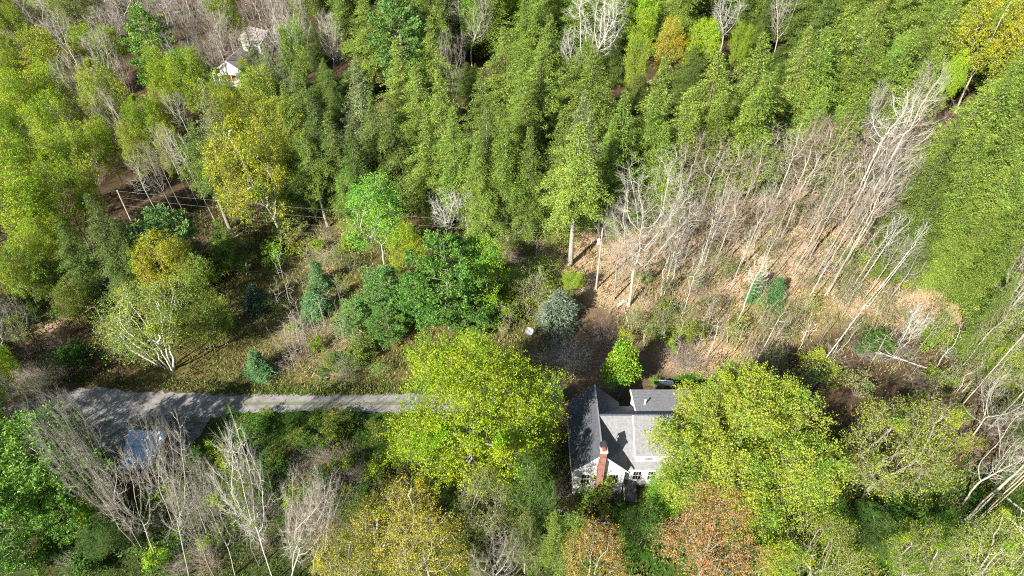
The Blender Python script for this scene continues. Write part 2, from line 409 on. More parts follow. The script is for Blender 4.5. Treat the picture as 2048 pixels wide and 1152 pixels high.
# ------------------------------------------------------------------ one of each kind of tree (meshes only)
broadleaf('maple1', 11, 21, 18, 2.6, 5200, 60, .5, .009, 14, .15, (3, 1.0), fork=3.0)
broadleaf('maple2', 12, 20, 18, 3.0, 5000, 55, .5, .009, 13.5, .15, (3, 1.0), fork=3.2)
broadleaf('leafy1', 21, 11, 15, 3.0, 2000, 30, .5, .009, 13, .155, (3, .95), fork=4)
broadleaf('leafy2', 22, 12, 16, 3.5, 2000, 28, .5, .009, 12, .155, (3, .95), fork=4)
broadleaf('leafy3', 23, 9, 15, 2.5, 1700, 24, .5, .009, 13, .155, (3, .95), fork=3.5, shape='cone')
broadleaf('budding1', 31, 16, 17, 2.8, 3600, 45, .5, .013, 3.4, .15, (3, 1.05), fork=2.8, shape='vase', clr=.4)
broadleaf('budding2', 32, 14, 17, 4.0, 3000, 36, .5, .013, 3.6, .15, (3, 1.0), fork=4, clr=.4)
broadleaf('budding3', 33, 11, 17, 5.0, 2400, 30, .5, .012, 4.6, .15, (3, 1.0), fork=5, clr=.4)
broadleaf('bare1', 41, 13, 19, 4.5, 1000, 30, .6, .017, 0, 0, (4, 1.35), fork=4.2, shape='vase', up=.16, twr=.0085)
broadleaf('bare2', 42, 12, 18, 4.5, 950, 28, .6, .017, 0, 0, (4, 1.35), fork=4, shape='vase', stems=2, up=.16, twr=.0085)
broadleaf('bare3', 43, 9, 18, 4.5, 800, 22, .6, .016, 0, 0, (4, 1.35), fork=7, up=.2, wob=.12, twr=.0085)
broadleaf('slender1', 51, 5, 18, 8.0, 800, 16, .6, .016, 0, 0, (2, 1.1), fork=12, wob=.12, up=.25)
broadleaf('slender2', 52, 4.5, 18, 7.0, 650, 14, .6, .016, 0, 0, (2, 1.1), fork=12.5, wob=.16, up=.25)
broadleaf('slender3', 53, 5.5, 18, 8, 900, 16, .6, .016, 0, 0, (2, 1.2), fork=10, shape='vase', wob=.14, up=.25)
broadleaf('birch1', 61, 6, 15, 4, 900, 16, .55, .013, 2.6, .15, (3, .9), fork=5, shape='vase', stems=2, wob=.12, up=.15)
broadleaf('birch2', 62, 4, 15, 6, 350, 10, .6, .017, 1.0, .14, (2, .9), fork=11, wob=.10, up=.2)
broadleaf('clumpbirch1', 63, 15, 15, 5.0, 2200, 40, .55, .012, 4.2, .15, (3, .9), fork=2.5, shape='vase', stems=4, clr=.6, wob=.12, up=.12)
broadleaf('snag1', 71, 3.6, 9, 3.5, 40, 6, .5, .02, 0, 0, (1, .6), fork=4, shape='vase', stems=1, wob=.15, twr=.018)
broadleaf('snag2', 72, 2.6, 12, 6, 22, 5, .5, .02, 0, 0, (1, .6), fork=9.5, shape='vase', stems=1, wob=.12, twr=.018)
for k in range(3): broadleaf('sapling%d' % (k + 1), 81 + k, 1.7, 7, 1.8, 90, 7, .45, .011, 0, 0, (3, .5), fork=4.5, wob=.1, twr=.007, up=.2)
for k in range(4): conifer('hemlock%d' % (k + 1), 101 + k, [11, 12, 10, 11.5][k], 26, [3, 2.5, 4, 2][k], 165, 'hemlock', .33, 1.0)
for k in range(2): conifer('trunky%d' % (k + 1), 111 + k, 10, 26, 10.5, 125, 'hemlock', .33, 1.0)
for k in range(3): conifer('pine%d' % (k + 1), 121 + k, [10, 9, 11][k], 15, [2.0, 1.5, 2.5][k], 75, 'pine', .38, 1.2)
for k in range(2): conifer('spruce%d' % (k + 1), 131 + k, 5.2, 7, .3, 110, 'spruce', .3, 1.5)
bushy('bush1', 141, 6.4, 8.5, 9000, .24, 26, z0=.3, cone=True)
for k in range(4): bushy('shrub%d' % (k + 1), 151 + k, 4, 3, 2000, .14, 13, loose=True)
for k in range(3): broadleaf('whip%d' % (k + 1), 171 + k, 3.4, 6, 1.2, 160, 9, .4, .010, 2.6, .13, (3, .6), fork=1.5, wob=.12, up=.2, stems=3, clr=.5)
for k in range(2): brushy('brush%d' % (k + 1), 161 + k, 4, 3, 90)

# ------------------------------------------------------------------ ground
def poly_mask(poly, X, Y):
    P = np.array([at(a, b)[:2] for a, b in poly]); ins = np.zeros(X.shape, bool); j = len(P) - 1
    for i in range(len(P)):
        xi, yi, xj, yj = *P[i], *P[j]
        c = ((yi > Y) != (yj > Y)) & (X < (xj - xi) * (Y - yi) / (yj - yi + 1e-12) + xi); ins ^= c; j = i
    return ins.astype(float)
def blur(m, n):
    for _ in range(n):
        m = (m + np.roll(m, 1, 0) + np.roll(m, -1, 0) + np.roll(m, 1, 1) + np.roll(m, -1, 1)) / 5
    return m
def axis_steps(a, b, st, far):
    core = np.arange(a, b + st, st); g = []; s = st
    x = core[-1]
    while x < far: s *= 1.5; x += s; g.append(x)
    h = []; s = st; x = core[0]
    while x > -far: s *= 1.5; x -= s; h.append(x)
    return np.array(h[::-1] + list(core) + g)
gx = axis_steps(-150, 150, .75, 3000); gy = axis_steps(15, 245, .75, 3000)
GX, GY = np.meshgrid(gx, gy); GZ = terr(GX, GY)
def zone(poly, nb): return blur(poly_mask(poly, GX, GY), nb)[..., None]
G = np.zeros(GX.shape + (3,)) + np.array([.085, .058, .036])                # forest floor
def lay(col, poly, nb=3, a=1.0):
    global G
    m = zone(poly, nb) * a; G = G * (1 - m) + np.array(col) * m
LITTER, MEADOW, LAWN = (.50, .36, .235), (.17, .155, .05), (.045, .12, .012)
LITTER_PX = [(1040, 430), (1200, 400), (1300, 330), (1560, 300), (1700, 330), (1830, 380), (1860, 560), (1960, 560), (1980, 640), (1900, 680), (1750, 640), (1700, 640), (1560, 690), (1480, 740), (1340, 750), (1300, 690), (1180, 600), (1080, 520)]
lay((.13, .12, .04), [(440, 420), (760, 430), (1100, 520), (1200, 640), (1120, 740), (780, 790), (440, 790), (240, 760), (430, 600)], 6)
lay(MEADOW, [(590, 440), (700, 500), (760, 600), (720, 760), (480, 780), (540, 640)], 4)
lay((.36, .28, .16), [(600, 460), (690, 480), (660, 560), (720, 700), (600, 720), (560, 660), (640, 600)], 4, .7)
lay(LITTER, LITTER_PX, 5, .9)
lay((.16, .15, .04), [(1400, 640), (1640, 560), (1700, 640), (1480, 720)], 6, .8)
lay((.14, .13, .035), [(1240, 620), (1330, 600), (1300, 520), (1400, 540), (1360, 640), (1290, 670)], 6, .6)
lay((.17, .12, .075), [(1180, 610), (1290, 640), (1300, 770), (1100, 790), (1060, 700)], 4)
lay(LITTER, [(70, 640), (160, 560), (180, 590), (100, 680), (140, 740), (60, 740)], 3, .8)
lay(LAWN, [(430, 770), (780, 775), (1110, 770), (1110, 850), (1000, 900), (740, 930), (560, 1000), (440, 1000), (420, 880)], 4, .75)
lay((.05, .085, .02), [(0, 850), (420, 850), (430, 1000), (760, 960), (1130, 880), (1130, 1020), (2300, 900), (2300, 1700), (-300, 1700), (-300, 860)], 5, .7)
lay(LAWN, [(1130, 1000), (1500, 960), (2048, 960), (2048, 1152), (1130, 1152)], 3, .7)
lay((.10, .065, .03), [(560, 900), (680, 870), (720, 960), (600, 980)], 3)
lay((.30, .12, .06), [(225, 940), (300, 945), (330, 985), (240, 985)], 2)
lay((.09, .06, .04), [(1140, 1000), (1230, 1030), (1180, 1070), (1120, 1040)], 3)
lay((.05, .14, .012), [(1350, 750), (1400, 745), (1420, 780), (1350, 775)], 1)
lay((.06, .09, .025), [(-200, 720), (100, 735), (130, 770), (0, 800), (-200, 812)], 3)
gm, n, p, out = new_mat('forest_ground')
at_ = n.nodes.new('ShaderNodeAttribute'); at_.attribute_name = 'soil'
c = mul(n, at_.outputs['Color'], ramp(n, noise(n, 3.5, 6, .8), [(.3, .45), (.5, .95), (.7, 1.55)]))
c = mul(n, c, ramp(n, noise(n, .35, 5, .7), [(.32, (.62, .8, .6)), (.5, (1, 1, 1)), (.68, (1.2, 1.02, .95))]))
c = mul(n, c, ramp(n, noise(n, 14, 3, .8), [(.3, .6), (.6, 1.25)]))
n.links.new(c, p.inputs['Base Color']); p.inputs['Roughness'].default_value = .95; p.inputs['Specular IOR Level'].default_value = .1
b = n.nodes.new('ShaderNodeBump'); b.inputs['Strength'].default_value = .8; b.inputs['Distance'].default_value = .15
n.links.new(noise(n, 5, 6, .8), b.inputs['Height']); n.links.new(b.outputs[0], p.inputs['Normal'])
ny, nx = GX.shape; ii = np.arange(nx * ny).reshape(ny, nx)
gf = np.stack([ii[:-1, :-1], ii[:-1, 1:], ii[1:, 1:], ii[1:, :-1]], -1).reshape(-1, 4)
gme = mesh_np('ground', np.stack([GX, GY, GZ], -1).reshape(-1, 3), gf, None, True, gm)
ca = gme.color_attributes.new('soil', 'FLOAT_COLOR', 'POINT')
ca.data.foreach_set('color', np.concatenate([G.reshape(-1, 3), np.ones((nx * ny, 1))], 1).astype(np.float32).ravel())
tag(link('ground', gme), kind='structure')

# gravel lane, with the wide turning place by the shed
gv, n, p, out = new_mat('gravel')
c = mul(n, (.24, .23, .22), ramp(n, noise(n, 9, 6, .8), [(.3, .6), (.7, 1.3)]))
c = mul(n, c, ramp(n, noise(n, .9, 4, .7), [(.35, .7), (.6, 1.15)]))
# weedy strip between the wheel tracks of the straight part
yc = float(at(600, 807)[1]); xs_ = float(at(450, 807)[0])
tc_ = n.nodes.new('ShaderNodeTexCoord'); sx_ = n.nodes.new('ShaderNodeSeparateXYZ'); n.links.new(tc_.outputs['Object'], sx_.inputs[0])
def mth(op, a, b_=None):
    q_ = n.nodes.new('ShaderNodeMath'); q_.operation = op
    for k_, v_ in ((0, a), (1, b_)):
        if v_ is None: continue
        if isinstance(v_, (int, float)): q_.inputs[k_].default_value = v_
        else: n.links.new(v_, q_.inputs[k_])
    return q_.outputs[0]
off = mth('ABSOLUTE', mth('SUBTRACT', mth('ADD', sx_.outputs[1], mth('MULTIPLY', noise(n, .25, 2), .6)), yc + .3))
strip = mth('MULTIPLY', mth('LESS_THAN', mth('ADD', off, mth('MULTIPLY', noise(n, 3, 4, .8), .7)), .62), mth('GREATER_THAN', sx_.outputs[0], xs_))
mm = n.nodes.new('ShaderNodeMix'); mm.data_type = 'RGBA'; n.links.new(mth('MULTIPLY', strip, .75), mm.inputs[0]); n.links.new(c, mm.inputs[6]); mm.inputs[7].default_value = (.13, .14, .06, 1)
n.links.new(mm.outputs[2], p.inputs['Base Color']); p.inputs['Roughness'].default_value = .9
def sheet(name, px, mat, z=.03, label=None):
    P = [at(a, b_) for a, b_ in px]; me = bpy.data.meshes.new(name); rs = np.random.RandomState(3)
    D = []
    for i in range(len(P)):                       # uneven, ragged edge
        a, b_ = P[i], P[(i + 1) % len(P)]; L = np.linalg.norm(b_ - a); m = max(1, int(L / .6))
        for k in range(m):
            q = a + (b_ - a) * k / m; q[:2] += rs.normal(size=2) * (.04, .2); q[2] = z; D.append(tuple(q))
    me.from_pydata(D, [], [tuple(range(len(D)))]); me.update(); me.materials.append(mat)
    import bmesh
    bm = bmesh.new(); bm.from_mesh(me); bmesh.ops.recalc_face_normals(bm, faces=bm.faces)
    if bm.faces[:][0].normal.z < 0: bmesh.ops.reverse_faces(bm, faces=bm.faces[:])
    bmesh.ops.triangulate(bm, faces=bm.faces[:]); bm.to_mesh(me); bm.free()
    return tag(link(name, me), kind='structure')
sheet('gravel_road', [(-140, 814), (0, 812), (80, 800), (130, 782), (190, 776), (260, 783), (420, 788), (560, 790), (760, 788), (900, 790), (1040, 776), (1075, 752), (1115, 756), (1128, 800), (1112, 830), (1050, 812), (900, 826), (740, 824), (560, 824), (470, 826), (420, 838), (400, 872), (365, 905), (300, 925), (225, 915), (180, 880), (140, 850), (95, 836), (40, 832), (0, 836), (-140, 840)], gv)
# ------------------------------------------------------------------ the white house
siding = banded('white_clapboard', (.80, .80, .79), 2, .14, .80, .6, .05, .14)
shingle = banded('grey_shingles', (.215, .215, .222), 2, .14, .78, .85, .26, .2)
darksh = banded('weathered_dark_shingles', (.085, .09, .105), 2, .12, .75, .85, .3, .2)
trim = surf('white_trim', (.82, .82, .80), .5, vary=.05)
gmetal = surf('galvanised_metal', (.45, .46, .47), .4, metal=.6, vary=.15)
glassm = surf('window_glass', (.02, .025, .03), .08, spec=.6, vary=.1)
frame_m = surf('window_frame_paint', (.7, .7, .68), .5, vary=.06)
fnd = surf('foundation_stone', (.25, .24, .22), .9, vary=.3, bump=.4)
def brick_mat():
    m, n, p, out = new_mat('chimney_brick')
    tc = n.nodes.new('ShaderNodeTexCoord'); mp = n.nodes.new('ShaderNodeMapping'); mp.inputs['Rotation'].default_value = (math.pi / 2, 0, 0)
    n.links.new(tc.outputs['Object'], mp.inputs[0]); b = n.nodes.new('ShaderNodeTexBrick'); n.links.new(mp.outputs[0], b.inputs[0])
    b.inputs['Color1'].default_value = (.22, .065, .042, 1); b.inputs['Color2'].default_value = (.30, .11, .07, 1); b.inputs['Mortar'].default_value = (.34, .27, .23, 1)
    b.inputs['Scale'].default_value = 3.2; b.inputs['Mortar Size'].default_value = .02
    c = mul(n, b.outputs[0], ramp(n, noise(n, 1.5, 4, .7), [(.3, .65), (.65, 1.3)]))
    n.links.new(c, p.inputs['Base Color']); p.inputs['Roughness'].default_value = .9; return m
brick = brick_mat()

hx = 10.35; hw = 2.95; yf, yr = 45.4, 55.0; ze, zr = 5.75, 8.75                 # front wing
house = empty('house', (hx, yf, 0)); tag(house, 'white clapboard house with grey shingle roofs and brick chimney beside the gravel lane', 'house')
def H_(mb, name, mat, parent=None):
    par = parent or house; o = mb.build(name, mat, par)
    org = np.array([hx, yf, 0.0]); o.data.transform(__import__('mathutils').Matrix.Translation((-org[0], -org[1], 0))) if par else None
    return o
x0, x1 = hx - hw, hx + hw
# walls of the gabled front wing: one pentagonal body
mb = MB(); mb.hull([(x0, yr, 0), (x1, yr, 0), (x1, yr, ze), (hx, yr, zr - .12), (x0, yr, ze)], [(x0, yf, 0), (x1, yf, 0), (x1, yf, ze), (hx, yf, zr - .12), (x0, yf, ze)])
H_(mb, 'wall', siding)
# main range to the right: body with saltbox section
mx0, mx1, my0, my1, mr, mz = x1 - .02, 24.6, 46.55, 55.1, 50.7, 8.8
slf = (8.8 - 4.5) / (mr - my0)
mb = MB(); prof = [(my0, 0), (my1, 0), (my1, 4.7), (mr, mz - .15), (my0, 4.45)]
mb.hull([(mx1, y, z) for y, z in prof], [(mx0 + .06, y, z) for y, z in prof]); H_(mb, 'wall', siding)
mb = MB(); mb.box(x0 - .03, x1 + .03, yf - .03, yr + .03, -.3, .35); mb.box(mx0 + .1, mx1 + .03, my0 - .03, my1 + .03, -.3, .35); H_(mb, 'foundation', fnd)
# roofs
ov, oe = .35, .38; s = (zr - ze) / hw
mb = MB()
mb.slab([(x0 - oe, yf - ov, ze - oe * s + .08), (hx, yf - ov, zr + .08), (hx, yr + ov, zr + .08), (x0 - oe, yr + ov, ze - oe * s + .08)], .14)
H_(mb, 'roof', darksh); mb = MB()
mb.slab([(x1 + oe, yf - ov, ze - oe * s + .08), (x1 + oe, yr + ov, ze - oe * s + .08), (hx, yr + ov, zr + .08), (hx, yf - ov, zr + .08)], .14)
roof_e = H_(mb, 'roof', darksh)
mb = MB(); mb.box(hx - .09, hx + .09, yf - ov - .02, yr + ov + .02, zr + .02, zr + .14); H_(mb, 'ridge_cap', gmetal)
mb = MB()
for sg in (-1, 1):                                                             # rake boards
    a = (hx, yf - ov - .04, zr + .06); b_ = (hx + sg * (hw + oe), yf - ov - .04, ze - oe * s + .06)
    mb.hull([(a[0], a[1] + .04, a[2]), (b_[0], b_[1] + .04, b_[2]), (b_[0], b_[1] + .04, b_[2] - .24), (a[0], a[1] + .04, a[2] - .24)], [a, b_, (b_[0], b_[1], b_[2] - .24), (a[0], a[1], a[2] - .24)])
H_(mb, 'rake_trim', trim)
def main_z(y): return mz - abs(y - mr) * slf
rx0 = hx + .35
mb = MB(); e = my0 - .35
mb.slab([(rx0 + .9, e, main_z(e) + .06), (mx1 + .3, e, main_z(e) + .06), (mx1 + .3, mr, mz + .06), (rx0 - .3, mr, mz + .06)], .14)
H_(mb, 'roof', shingle); mb = MB()
mb.slab([(rx0, my1 + .3, 4.55), (rx0, mr, mz + .055), (mx1 + .3, mr, mz + .055), (mx1 + .3, my1 + .3, 4.55)], .14); H_(mb, 'roof', shingle)
mb = MB(); mb.box(rx0 - .3, mx1 + .3, mr - .1, mr + .1, mz + .04, mz + .13); H_(mb, 'ridge_cap', darksh)
mb = MB(); mb.box(x1 + .05, mx1 + .3, e - .13, e - .01, main_z(e) - .16, main_z(e) - .02); H_(mb, 'gutter', trim)
# front shed dormer, its white cheek and front wall showing
dx0, dx1, dy = 14.75, 24.3, 46.85; dzt = 6.35
mb = MB(); mb.hull([(dx1, mr - .3, mz - .4), (dx1, dy, main_z(dy) - .1), (dx1, dy, dzt)], [(dx0, mr - .3, mz - .4), (dx0, dy, main_z(dy) - .1), (dx0, dy, dzt)])
H_(mb, 'dormer', siding)
mb = MB(); mb.slab([(dx0 - .18, dy - .25, dzt + .06), (dx1 + .2, dy - .25, dzt + .06), (dx1 + .2, mr - .12, mz + .12), (dx0 - .18, mr - .12, mz + .12)], .12)
droof = H_(mb, 'roof', shingle)
mb = MB(); mb.hull([(dx0 - .2, dy - .27, dzt + .08), (dx0 - .2, mr - .12, mz + .14), (dx0 - .2, mr - .12, mz - .02), (dx0 - .2, dy - .27, dzt - .12)], [(dx0 - .3, dy - .27, dzt + .08), (dx0 - .3, mr - .12, mz + .14), (dx0 - .3, mr - .12, mz - .02), (dx0 - .3, dy - .27, dzt - .12)])
mb.box(dx0 - .2, dx1 + .2, dy - .3, dy - .26, dzt - .12, dzt + .05); H_(mb, 'rake_trim', trim)
# rear addition with a nearly flat roof
qx0, qx1, qy1 = 15.45, 24.2, 56.2; qa, qb = 7.75, 6.55
mb = MB(); mb.hull([(qx1, mr + .6, 0), (qx1, qy1, 0), (qx1, qy1, qb), (qx1, mr + .6, qa)], [(qx0, mr + .6, 0), (qx0, qy1, 0), (qx0, qy1, qb), (qx0, mr + .6, qa)]); H_(mb, 'wall', siding)
mb = MB(); mb.slab([(qx0 - .2, mr + .45, qa + .12), (qx1 + .2, mr + .45, qa + .12), (qx1 + .2, qy1 + .25, qb + .08), (qx0 - .2, qy1 + .25, qb + .08)], .13); H_(mb, 'roof', shingle)
mb = MB(); mb.slab([(qx0 - .32, mr + .45, qa + .14), (qx0 - .2, mr + .45, qa + .14), (qx0 - .2, qy1 + .25, qb + .10), (qx0 - .32, qy1 + .25, qb + .10)], .3); H_(mb, 'rake_trim', trim)
mb = MB(); mb.tube([(16.55, 53.6, 7.1), (16.55, 53.6, 8.0)], [.11, .11], 10); mb.tube([(16.55, 53.6, 8.0), (16.55, 53.6, 8.04)], [.14, .14], 10); H_(mb, 'vent_pipe', trim)
# chimney with corbelled cap, flue and peaked metal hood
cx0, cx1 = 10.0, 10.72
chim = H_(MB().box(cx0, cx1, yf - .72, yf - .02, 0, 9.75), 'chimney', brick)
H_(MB().box(cx0 - .08, cx1 + .08, yf - .80, yf + .06, 9.75, 10.02), 'chimney_cap', surf('cap_concrete', (.5, .46, .42), .8, vary=.2), chim)
H_(MB().box(cx0 + .17, cx1 - .17, yf - .66, yf - .3, 10.02, 10.25), 'flue', surf('clay_flue', (.55, .08, .04), .7), chim)
mb = MB(); 
mb.hull([(hx + .01 - .02, yf + .1, 11.0), (hx + .03, yf + .1, 11.0), (hx + .03, yf + .14, 11.0), (hx - .01, yf + .14, 11.0)], [(cx0 - .05, yf - .28, 10.2), (cx1 + .05, yf - .28, 10.2), (cx1 + .05, yf + .45, 10.2), (cx0 - .05, yf + .45, 10.2)])
for px_, py_ in ((cx0 + .05, yf - .2), (cx1 - .05, yf - .2), (cx0 + .05, yf + .38), (cx1 - .05, yf + .38)): mb.box(px_ - .02, px_ + .02, py_ - .02, py_ + .02, 8.6, 10.22)
H_(mb, 'chimney_hood', surf('dark_hood_metal', (.03, .032, .04), .5, vary=.2), chim)
for zz in (2.2, 5.0): pass
def window(xc, y, zb, wd, ht, nx_=2, rows=2):
    f = MB(); t = .09
    f.box(xc - wd / 2 - t, xc - wd / 2, y - .07, y + .01, zb - t, zb + ht + t); f.box(xc + wd / 2, xc + wd / 2 + t, y - .07, y + .01, zb - t, zb + ht + t)
    f.box(xc - wd / 2, xc + wd / 2, y - .07, y + .01, zb + ht, zb + ht + t); f.box(xc - wd / 2 - .05, xc + wd / 2 + .05, y - .12, y - .071, zb - t - .05, zb - .01)
    f.box(xc - wd / 2, xc + wd / 2, y - .06, y + .01, zb + ht / 2 - .035, zb + ht / 2 + .035)
    for i in range(1, nx_ + 1):
        xx = xc - wd / 2 + wd * i / (nx_ + 1); f.box(xx - .014, xx + .014, y - .05, y - .02, zb, zb + ht / 2 - .035); f.box(xx - .014, xx + .014, y - .05, y - .02, zb + ht / 2 + .035, zb + ht)
    o = H_(f, 'window', frame_m)
    H_(MB().box(xc - wd / 2, xc + wd / 2, y - .025, y - .005, zb, zb + ht), 'pane', glassm, o)
window(12.15, yf, 2.6, .95, 1.75); window(8.75, yf, 2.6, .95, 1.75)
for xc in (15.2, 17.0, 19.2, 21.8): window(xc, my0, 1.6, .95, 1.7)
for xc in (16.3, 18.6, 21.0): window(xc, dy, dzt - .95 - .25, .85, .62)
mb = MB(); mb.box(x0 - .03, x0 + .09, yf - .04, yf - .005, .35, ze - .1); mb.box(x1 - .09, x1 + .03, yf - .04, yf - .005, .35, ze - .1); mb.box(x1 - .45, x1 - .37, yf - .13, yf - .045, .3, ze - .3); H_(mb, 'corner_trim', trim)
# cellar bulkhead against the front wall and a plank step
slate = surf('slate_paint', (.055, .055, .07), .6, vary=.25)
bz = empty('cellar_bulkhead', (14.2, 45.6, 0)); tag(bz, 'dark cellar bulkhead with white edge boards against the house front', 'bulkhead')
def W_(mb, name, mat, par):
    o = mb.build(name, mat, par); o.data.transform(__import__('mathutils').Matrix.Translation([-v for v in par.location])); return o
W_(MB().slab([(13.7, 44.3, .35), (15.2, 44.3, .35), (15.2, 46.5, 1.25), (13.7, 46.5, 1.55)], .08), 'lid', slate, bz)
W_(MB().hull([(13.62, 44.25, .42), (13.7, 44.25, .42), (13.7, 46.5, 1.65), (13.62, 46.5, 1.65)], [(13.62, 44.25, 0), (13.7, 44.25, 0), (13.7, 46.5, 0), (13.62, 46.5, 0)]), 'side_board', surf('greyed_board', (.55, .5, .46), .8, vary=.25), bz)
W_(MB().box(13.75, 15.15, 44.35, 46.5, -.05, .33), 'base', fnd, bz)
st = MB().box(14.0, 15.7, 42.4, 42.9, .28, .36).box(14.1, 14.2, 42.45, 42.85, 0, .28).box(15.5, 15.6, 42.45, 42.85, 0, .28).build('garden_bench', surf('grey_plank', (.35, .35, .36), .8, vary=.25)); tag(st, 'low grey plank bench in the shrubs below the house front', 'bench')

# propane tank behind the house
tl = at(1330, 766, .6); tk = empty('propane_tank', (tl[0], tl[1], 0), math.radians(-6)); tag(tk, 'white horizontal propane tank on the grass behind the house', 'tank')
zs_ = [-1.25, -1.22, -1.12, -.95, .95, 1.12, 1.22, 1.25]; rs_ = [.02, .2, .34, .4, .4, .34, .2, .02]
MB().tube([(z, 0, .62) for z in zs_], rs_, 20).build('tank_shell', surf('tank_paint', (.72, .74, .74), .4, vary=.1), tk)
MB().tube([(0, 0, 1.0), (0, 0, 1.16), (0, 0, 1.2)], [.17, .17, .1], 14).build('valve_dome', gmetal, tk)
for sx in (-.7, .7): MB().box(sx - .08, sx + .08, -.3, .3, 0, .28).build('foot', fnd, tk)

# satellite dish on a post
dl = at(1058, 680, 0); dish = empty('satellite_dish', (dl[0], dl[1], 0)); tag(dish, 'white round satellite dish on a post in the shrubs by the lane', 'satellite dish')
V, F = [], []; nr, na = 6, 28; tilt = math.radians(38)
def dpt(r, a, off=0):
    x, y, z = r * math.cos(a), r * math.sin(a), .32 * r * r / .6 - off
    ax = math.radians(52)                                    # faces the sky towards the south
    return (x, y * math.cos(ax) - z * math.sin(ax) , 1.95 + y * math.sin(ax) + z * math.cos(ax))
for off in (0, .03):
    V.append(dpt(0, 0, off))
    for i in range(1, nr + 1):
        for k in range(na): V.append(dpt(.62 * i / nr, 2 * math.pi * k / na, off))
m_ = 1 + nr * na
for o_ in (0, m_):
    for k in range(na):
        F.append((o_, o_ + 1 + k, o_ + 1 + (k + 1) % na))
        for i in range(nr - 1):
            a = o_ + 1 + i * na + k; b_ = o_ + 1 + i * na + (k + 1) % na; F.append((a, a + na, b_ + na, b_))
for k in range(na): a = 1 + (nr - 1) * na + k; b_ = 1 + (nr - 1) * na + (k + 1) % na; F.append((a, a + m_, b_ + m_, b_))
mb = MB(); mb.v = V; mb.f = F; mb.build('reflector', surf('dish_paint', (.70, .71, .73), .55, vary=.12), dish)
MB().tube([(0, .12, -.2), (0, .12, 1.8)], [.05, .05], 10).build('post', gmetal, dish)
MB().tube([(.05, -.32, 1.5), (.12, -.75, 2.1)], [.018, .018], 6).tube([(.12, -.75, 2.1), (.10, -.68, 2.2)], [.06, .05], 10).build('feed_arm', trim, dish)

# stone edging in front of the shrubs
eg = MB(); rs = np.random.RandomState(8)
for i in range(16):
    t = i / 15; q = at(1118 + 100 * t, 1020 + 26 * math.sin(t * 1.6), 0); r_ = rs.uniform(.12, .22)
    eg.tube([(q[0] - r_, q[1], .04), (q[0], q[1] + rs.normal() * .05, .1), (q[0] + r_, q[1], .05)], [.05, r_ * .8, .05], 6)
tag(eg.build('stone_edging', surf('pale_stone', (.5, .49, .46), .9, vary=.3)), 'curved pale stone edging of the bed below the house', 'edging')

# ------------------------------------------------------------------ utility poles and the wires between them
wood = surf('weathered_pole', (.42, .38, .33), .9, vary=.2)
def utility_pole(loc, Hh, label, tr=True, lean=(0, 0)):
    r = empty('utility_pole', loc); tag(r, label, 'utility pole'); r.rotation_euler = (lean[0], lean[1], 0)
    MB().tube([(0, 0, -.5), (0, 0, Hh)], [.17, .11], 12).build('pole', wood, r)
    if tr:
        c = MB().tube([(-.38, 0, Hh - 3.0), (-.38, 0, Hh - 2.1), (-.38, 0, Hh - 2.0)], [.24, .24, .14], 14).build('transformer', surf('transformer_paint', (.62, .64, .65), .4, vary=.06), r)
        MB().tube([(-.38, 0, Hh - 2.0), (-.38, 0, Hh - 1.7)], [.05, .03], 8).build('bushing', trim, c)
    for z in (Hh - .1, Hh - 1.4, Hh - 2.9):
        MB().tube([(0, -.16, z), (0, -.16, z + .14)], [.05, .04], 8).build('insulator', trim, r)
    return r
ub = at(1192, 578); utility_pole(tuple(ub), 12.4, 'weathered utility pole with a grey transformer at the edge of the leafy clearing')
lp = at(285, 402, 11.2); LP_ = np.array([lp[0] - 4, lp[1] + 1, 0]); LP_[2] = terr(LP_[0], LP_[1])
utility_pole(tuple(LP_), 12.6, 'utility pole without a transformer standing among the trees at the far end of the wires', False)
wm = surf('bare_wire', (.3, .3, .29), .6, metal=0, vary=.05)
wnames = ['topmost of the three wires between the utility poles', 'middle of the three wires between the utility poles', 'lowest of the three wires between the utility poles']
for k, (dz, sg) in enumerate(((-.02, .5), (-1.32, .8), (-2.82, 1.0))):
    a = np.array([LP_[0], LP_[1] - .16, LP_[2] + 12.6 + dz]); b_ = np.array([ub[0], ub[1] - .16, ub[2] + 12.4 + dz]); P = []
    for i in range(41): t = i / 40; P.append(a + (b_ - a) * t - np.array([0, 0, sg * 4 * t * (1 - t)]))
    tag(MB().tube(P, [.008] * 41, 5).build('power_line', wm), wnames[k], 'power line', 'wires strung between the utility poles')

# ------------------------------------------------------------------ open shed with a sheet metal roof by the turning place
TLs, TRs, BRs, BLs = at(256, 860, 3.9), at(334, 862, 3.9), at(294, 936, 2.7), at(240, 938, 2.7)
sc = (TLs + TRs + BRs + BLs) / 4; shed = empty('shed', (sc[0], sc[1], 0)); tag(shed, 'small brown shed with pale blue sheet metal roof beside the turning place', 'shed')
def corr(name, col):
    m, n, p, out = new_mat(name); wv = n.nodes.new('ShaderNodeTexWave'); wv.inputs['Scale'].default_value = 4; tc = n.nodes.new('ShaderNodeTexCoord'); n.links.new(tc.outputs['Object'], wv.inputs[0])
    c = mul(n, col, ramp(n, noise(n, 1.6, 5, .7), [(.35, .6), (.65, 1.35)])); n.links.new(c, p.inputs['Base Color']); p.inputs['Roughness'].default_value = .45; p.inputs['Metallic'].default_value = .2
    b = n.nodes.new('ShaderNodeBump'); b.inputs['Strength'].default_value = .6; b.inputs['Distance'].default_value = .05; n.links.new(wv.outputs[0], b.inputs['Height']); n.links.new(b.outputs[0], p.inputs['Normal']); return m
W_(MB().slab([TLs, BLs, BRs, TRs], .06), 'roof', corr('sheet_metal', (.58, .68, .78)), shed)
def inner(p, f, z): q = sc + (p - sc) * f; return (q[0], q[1], z)
planks = banded('brown_boards', (.10, .06, .045), 0, .22, .6, .85, .3)
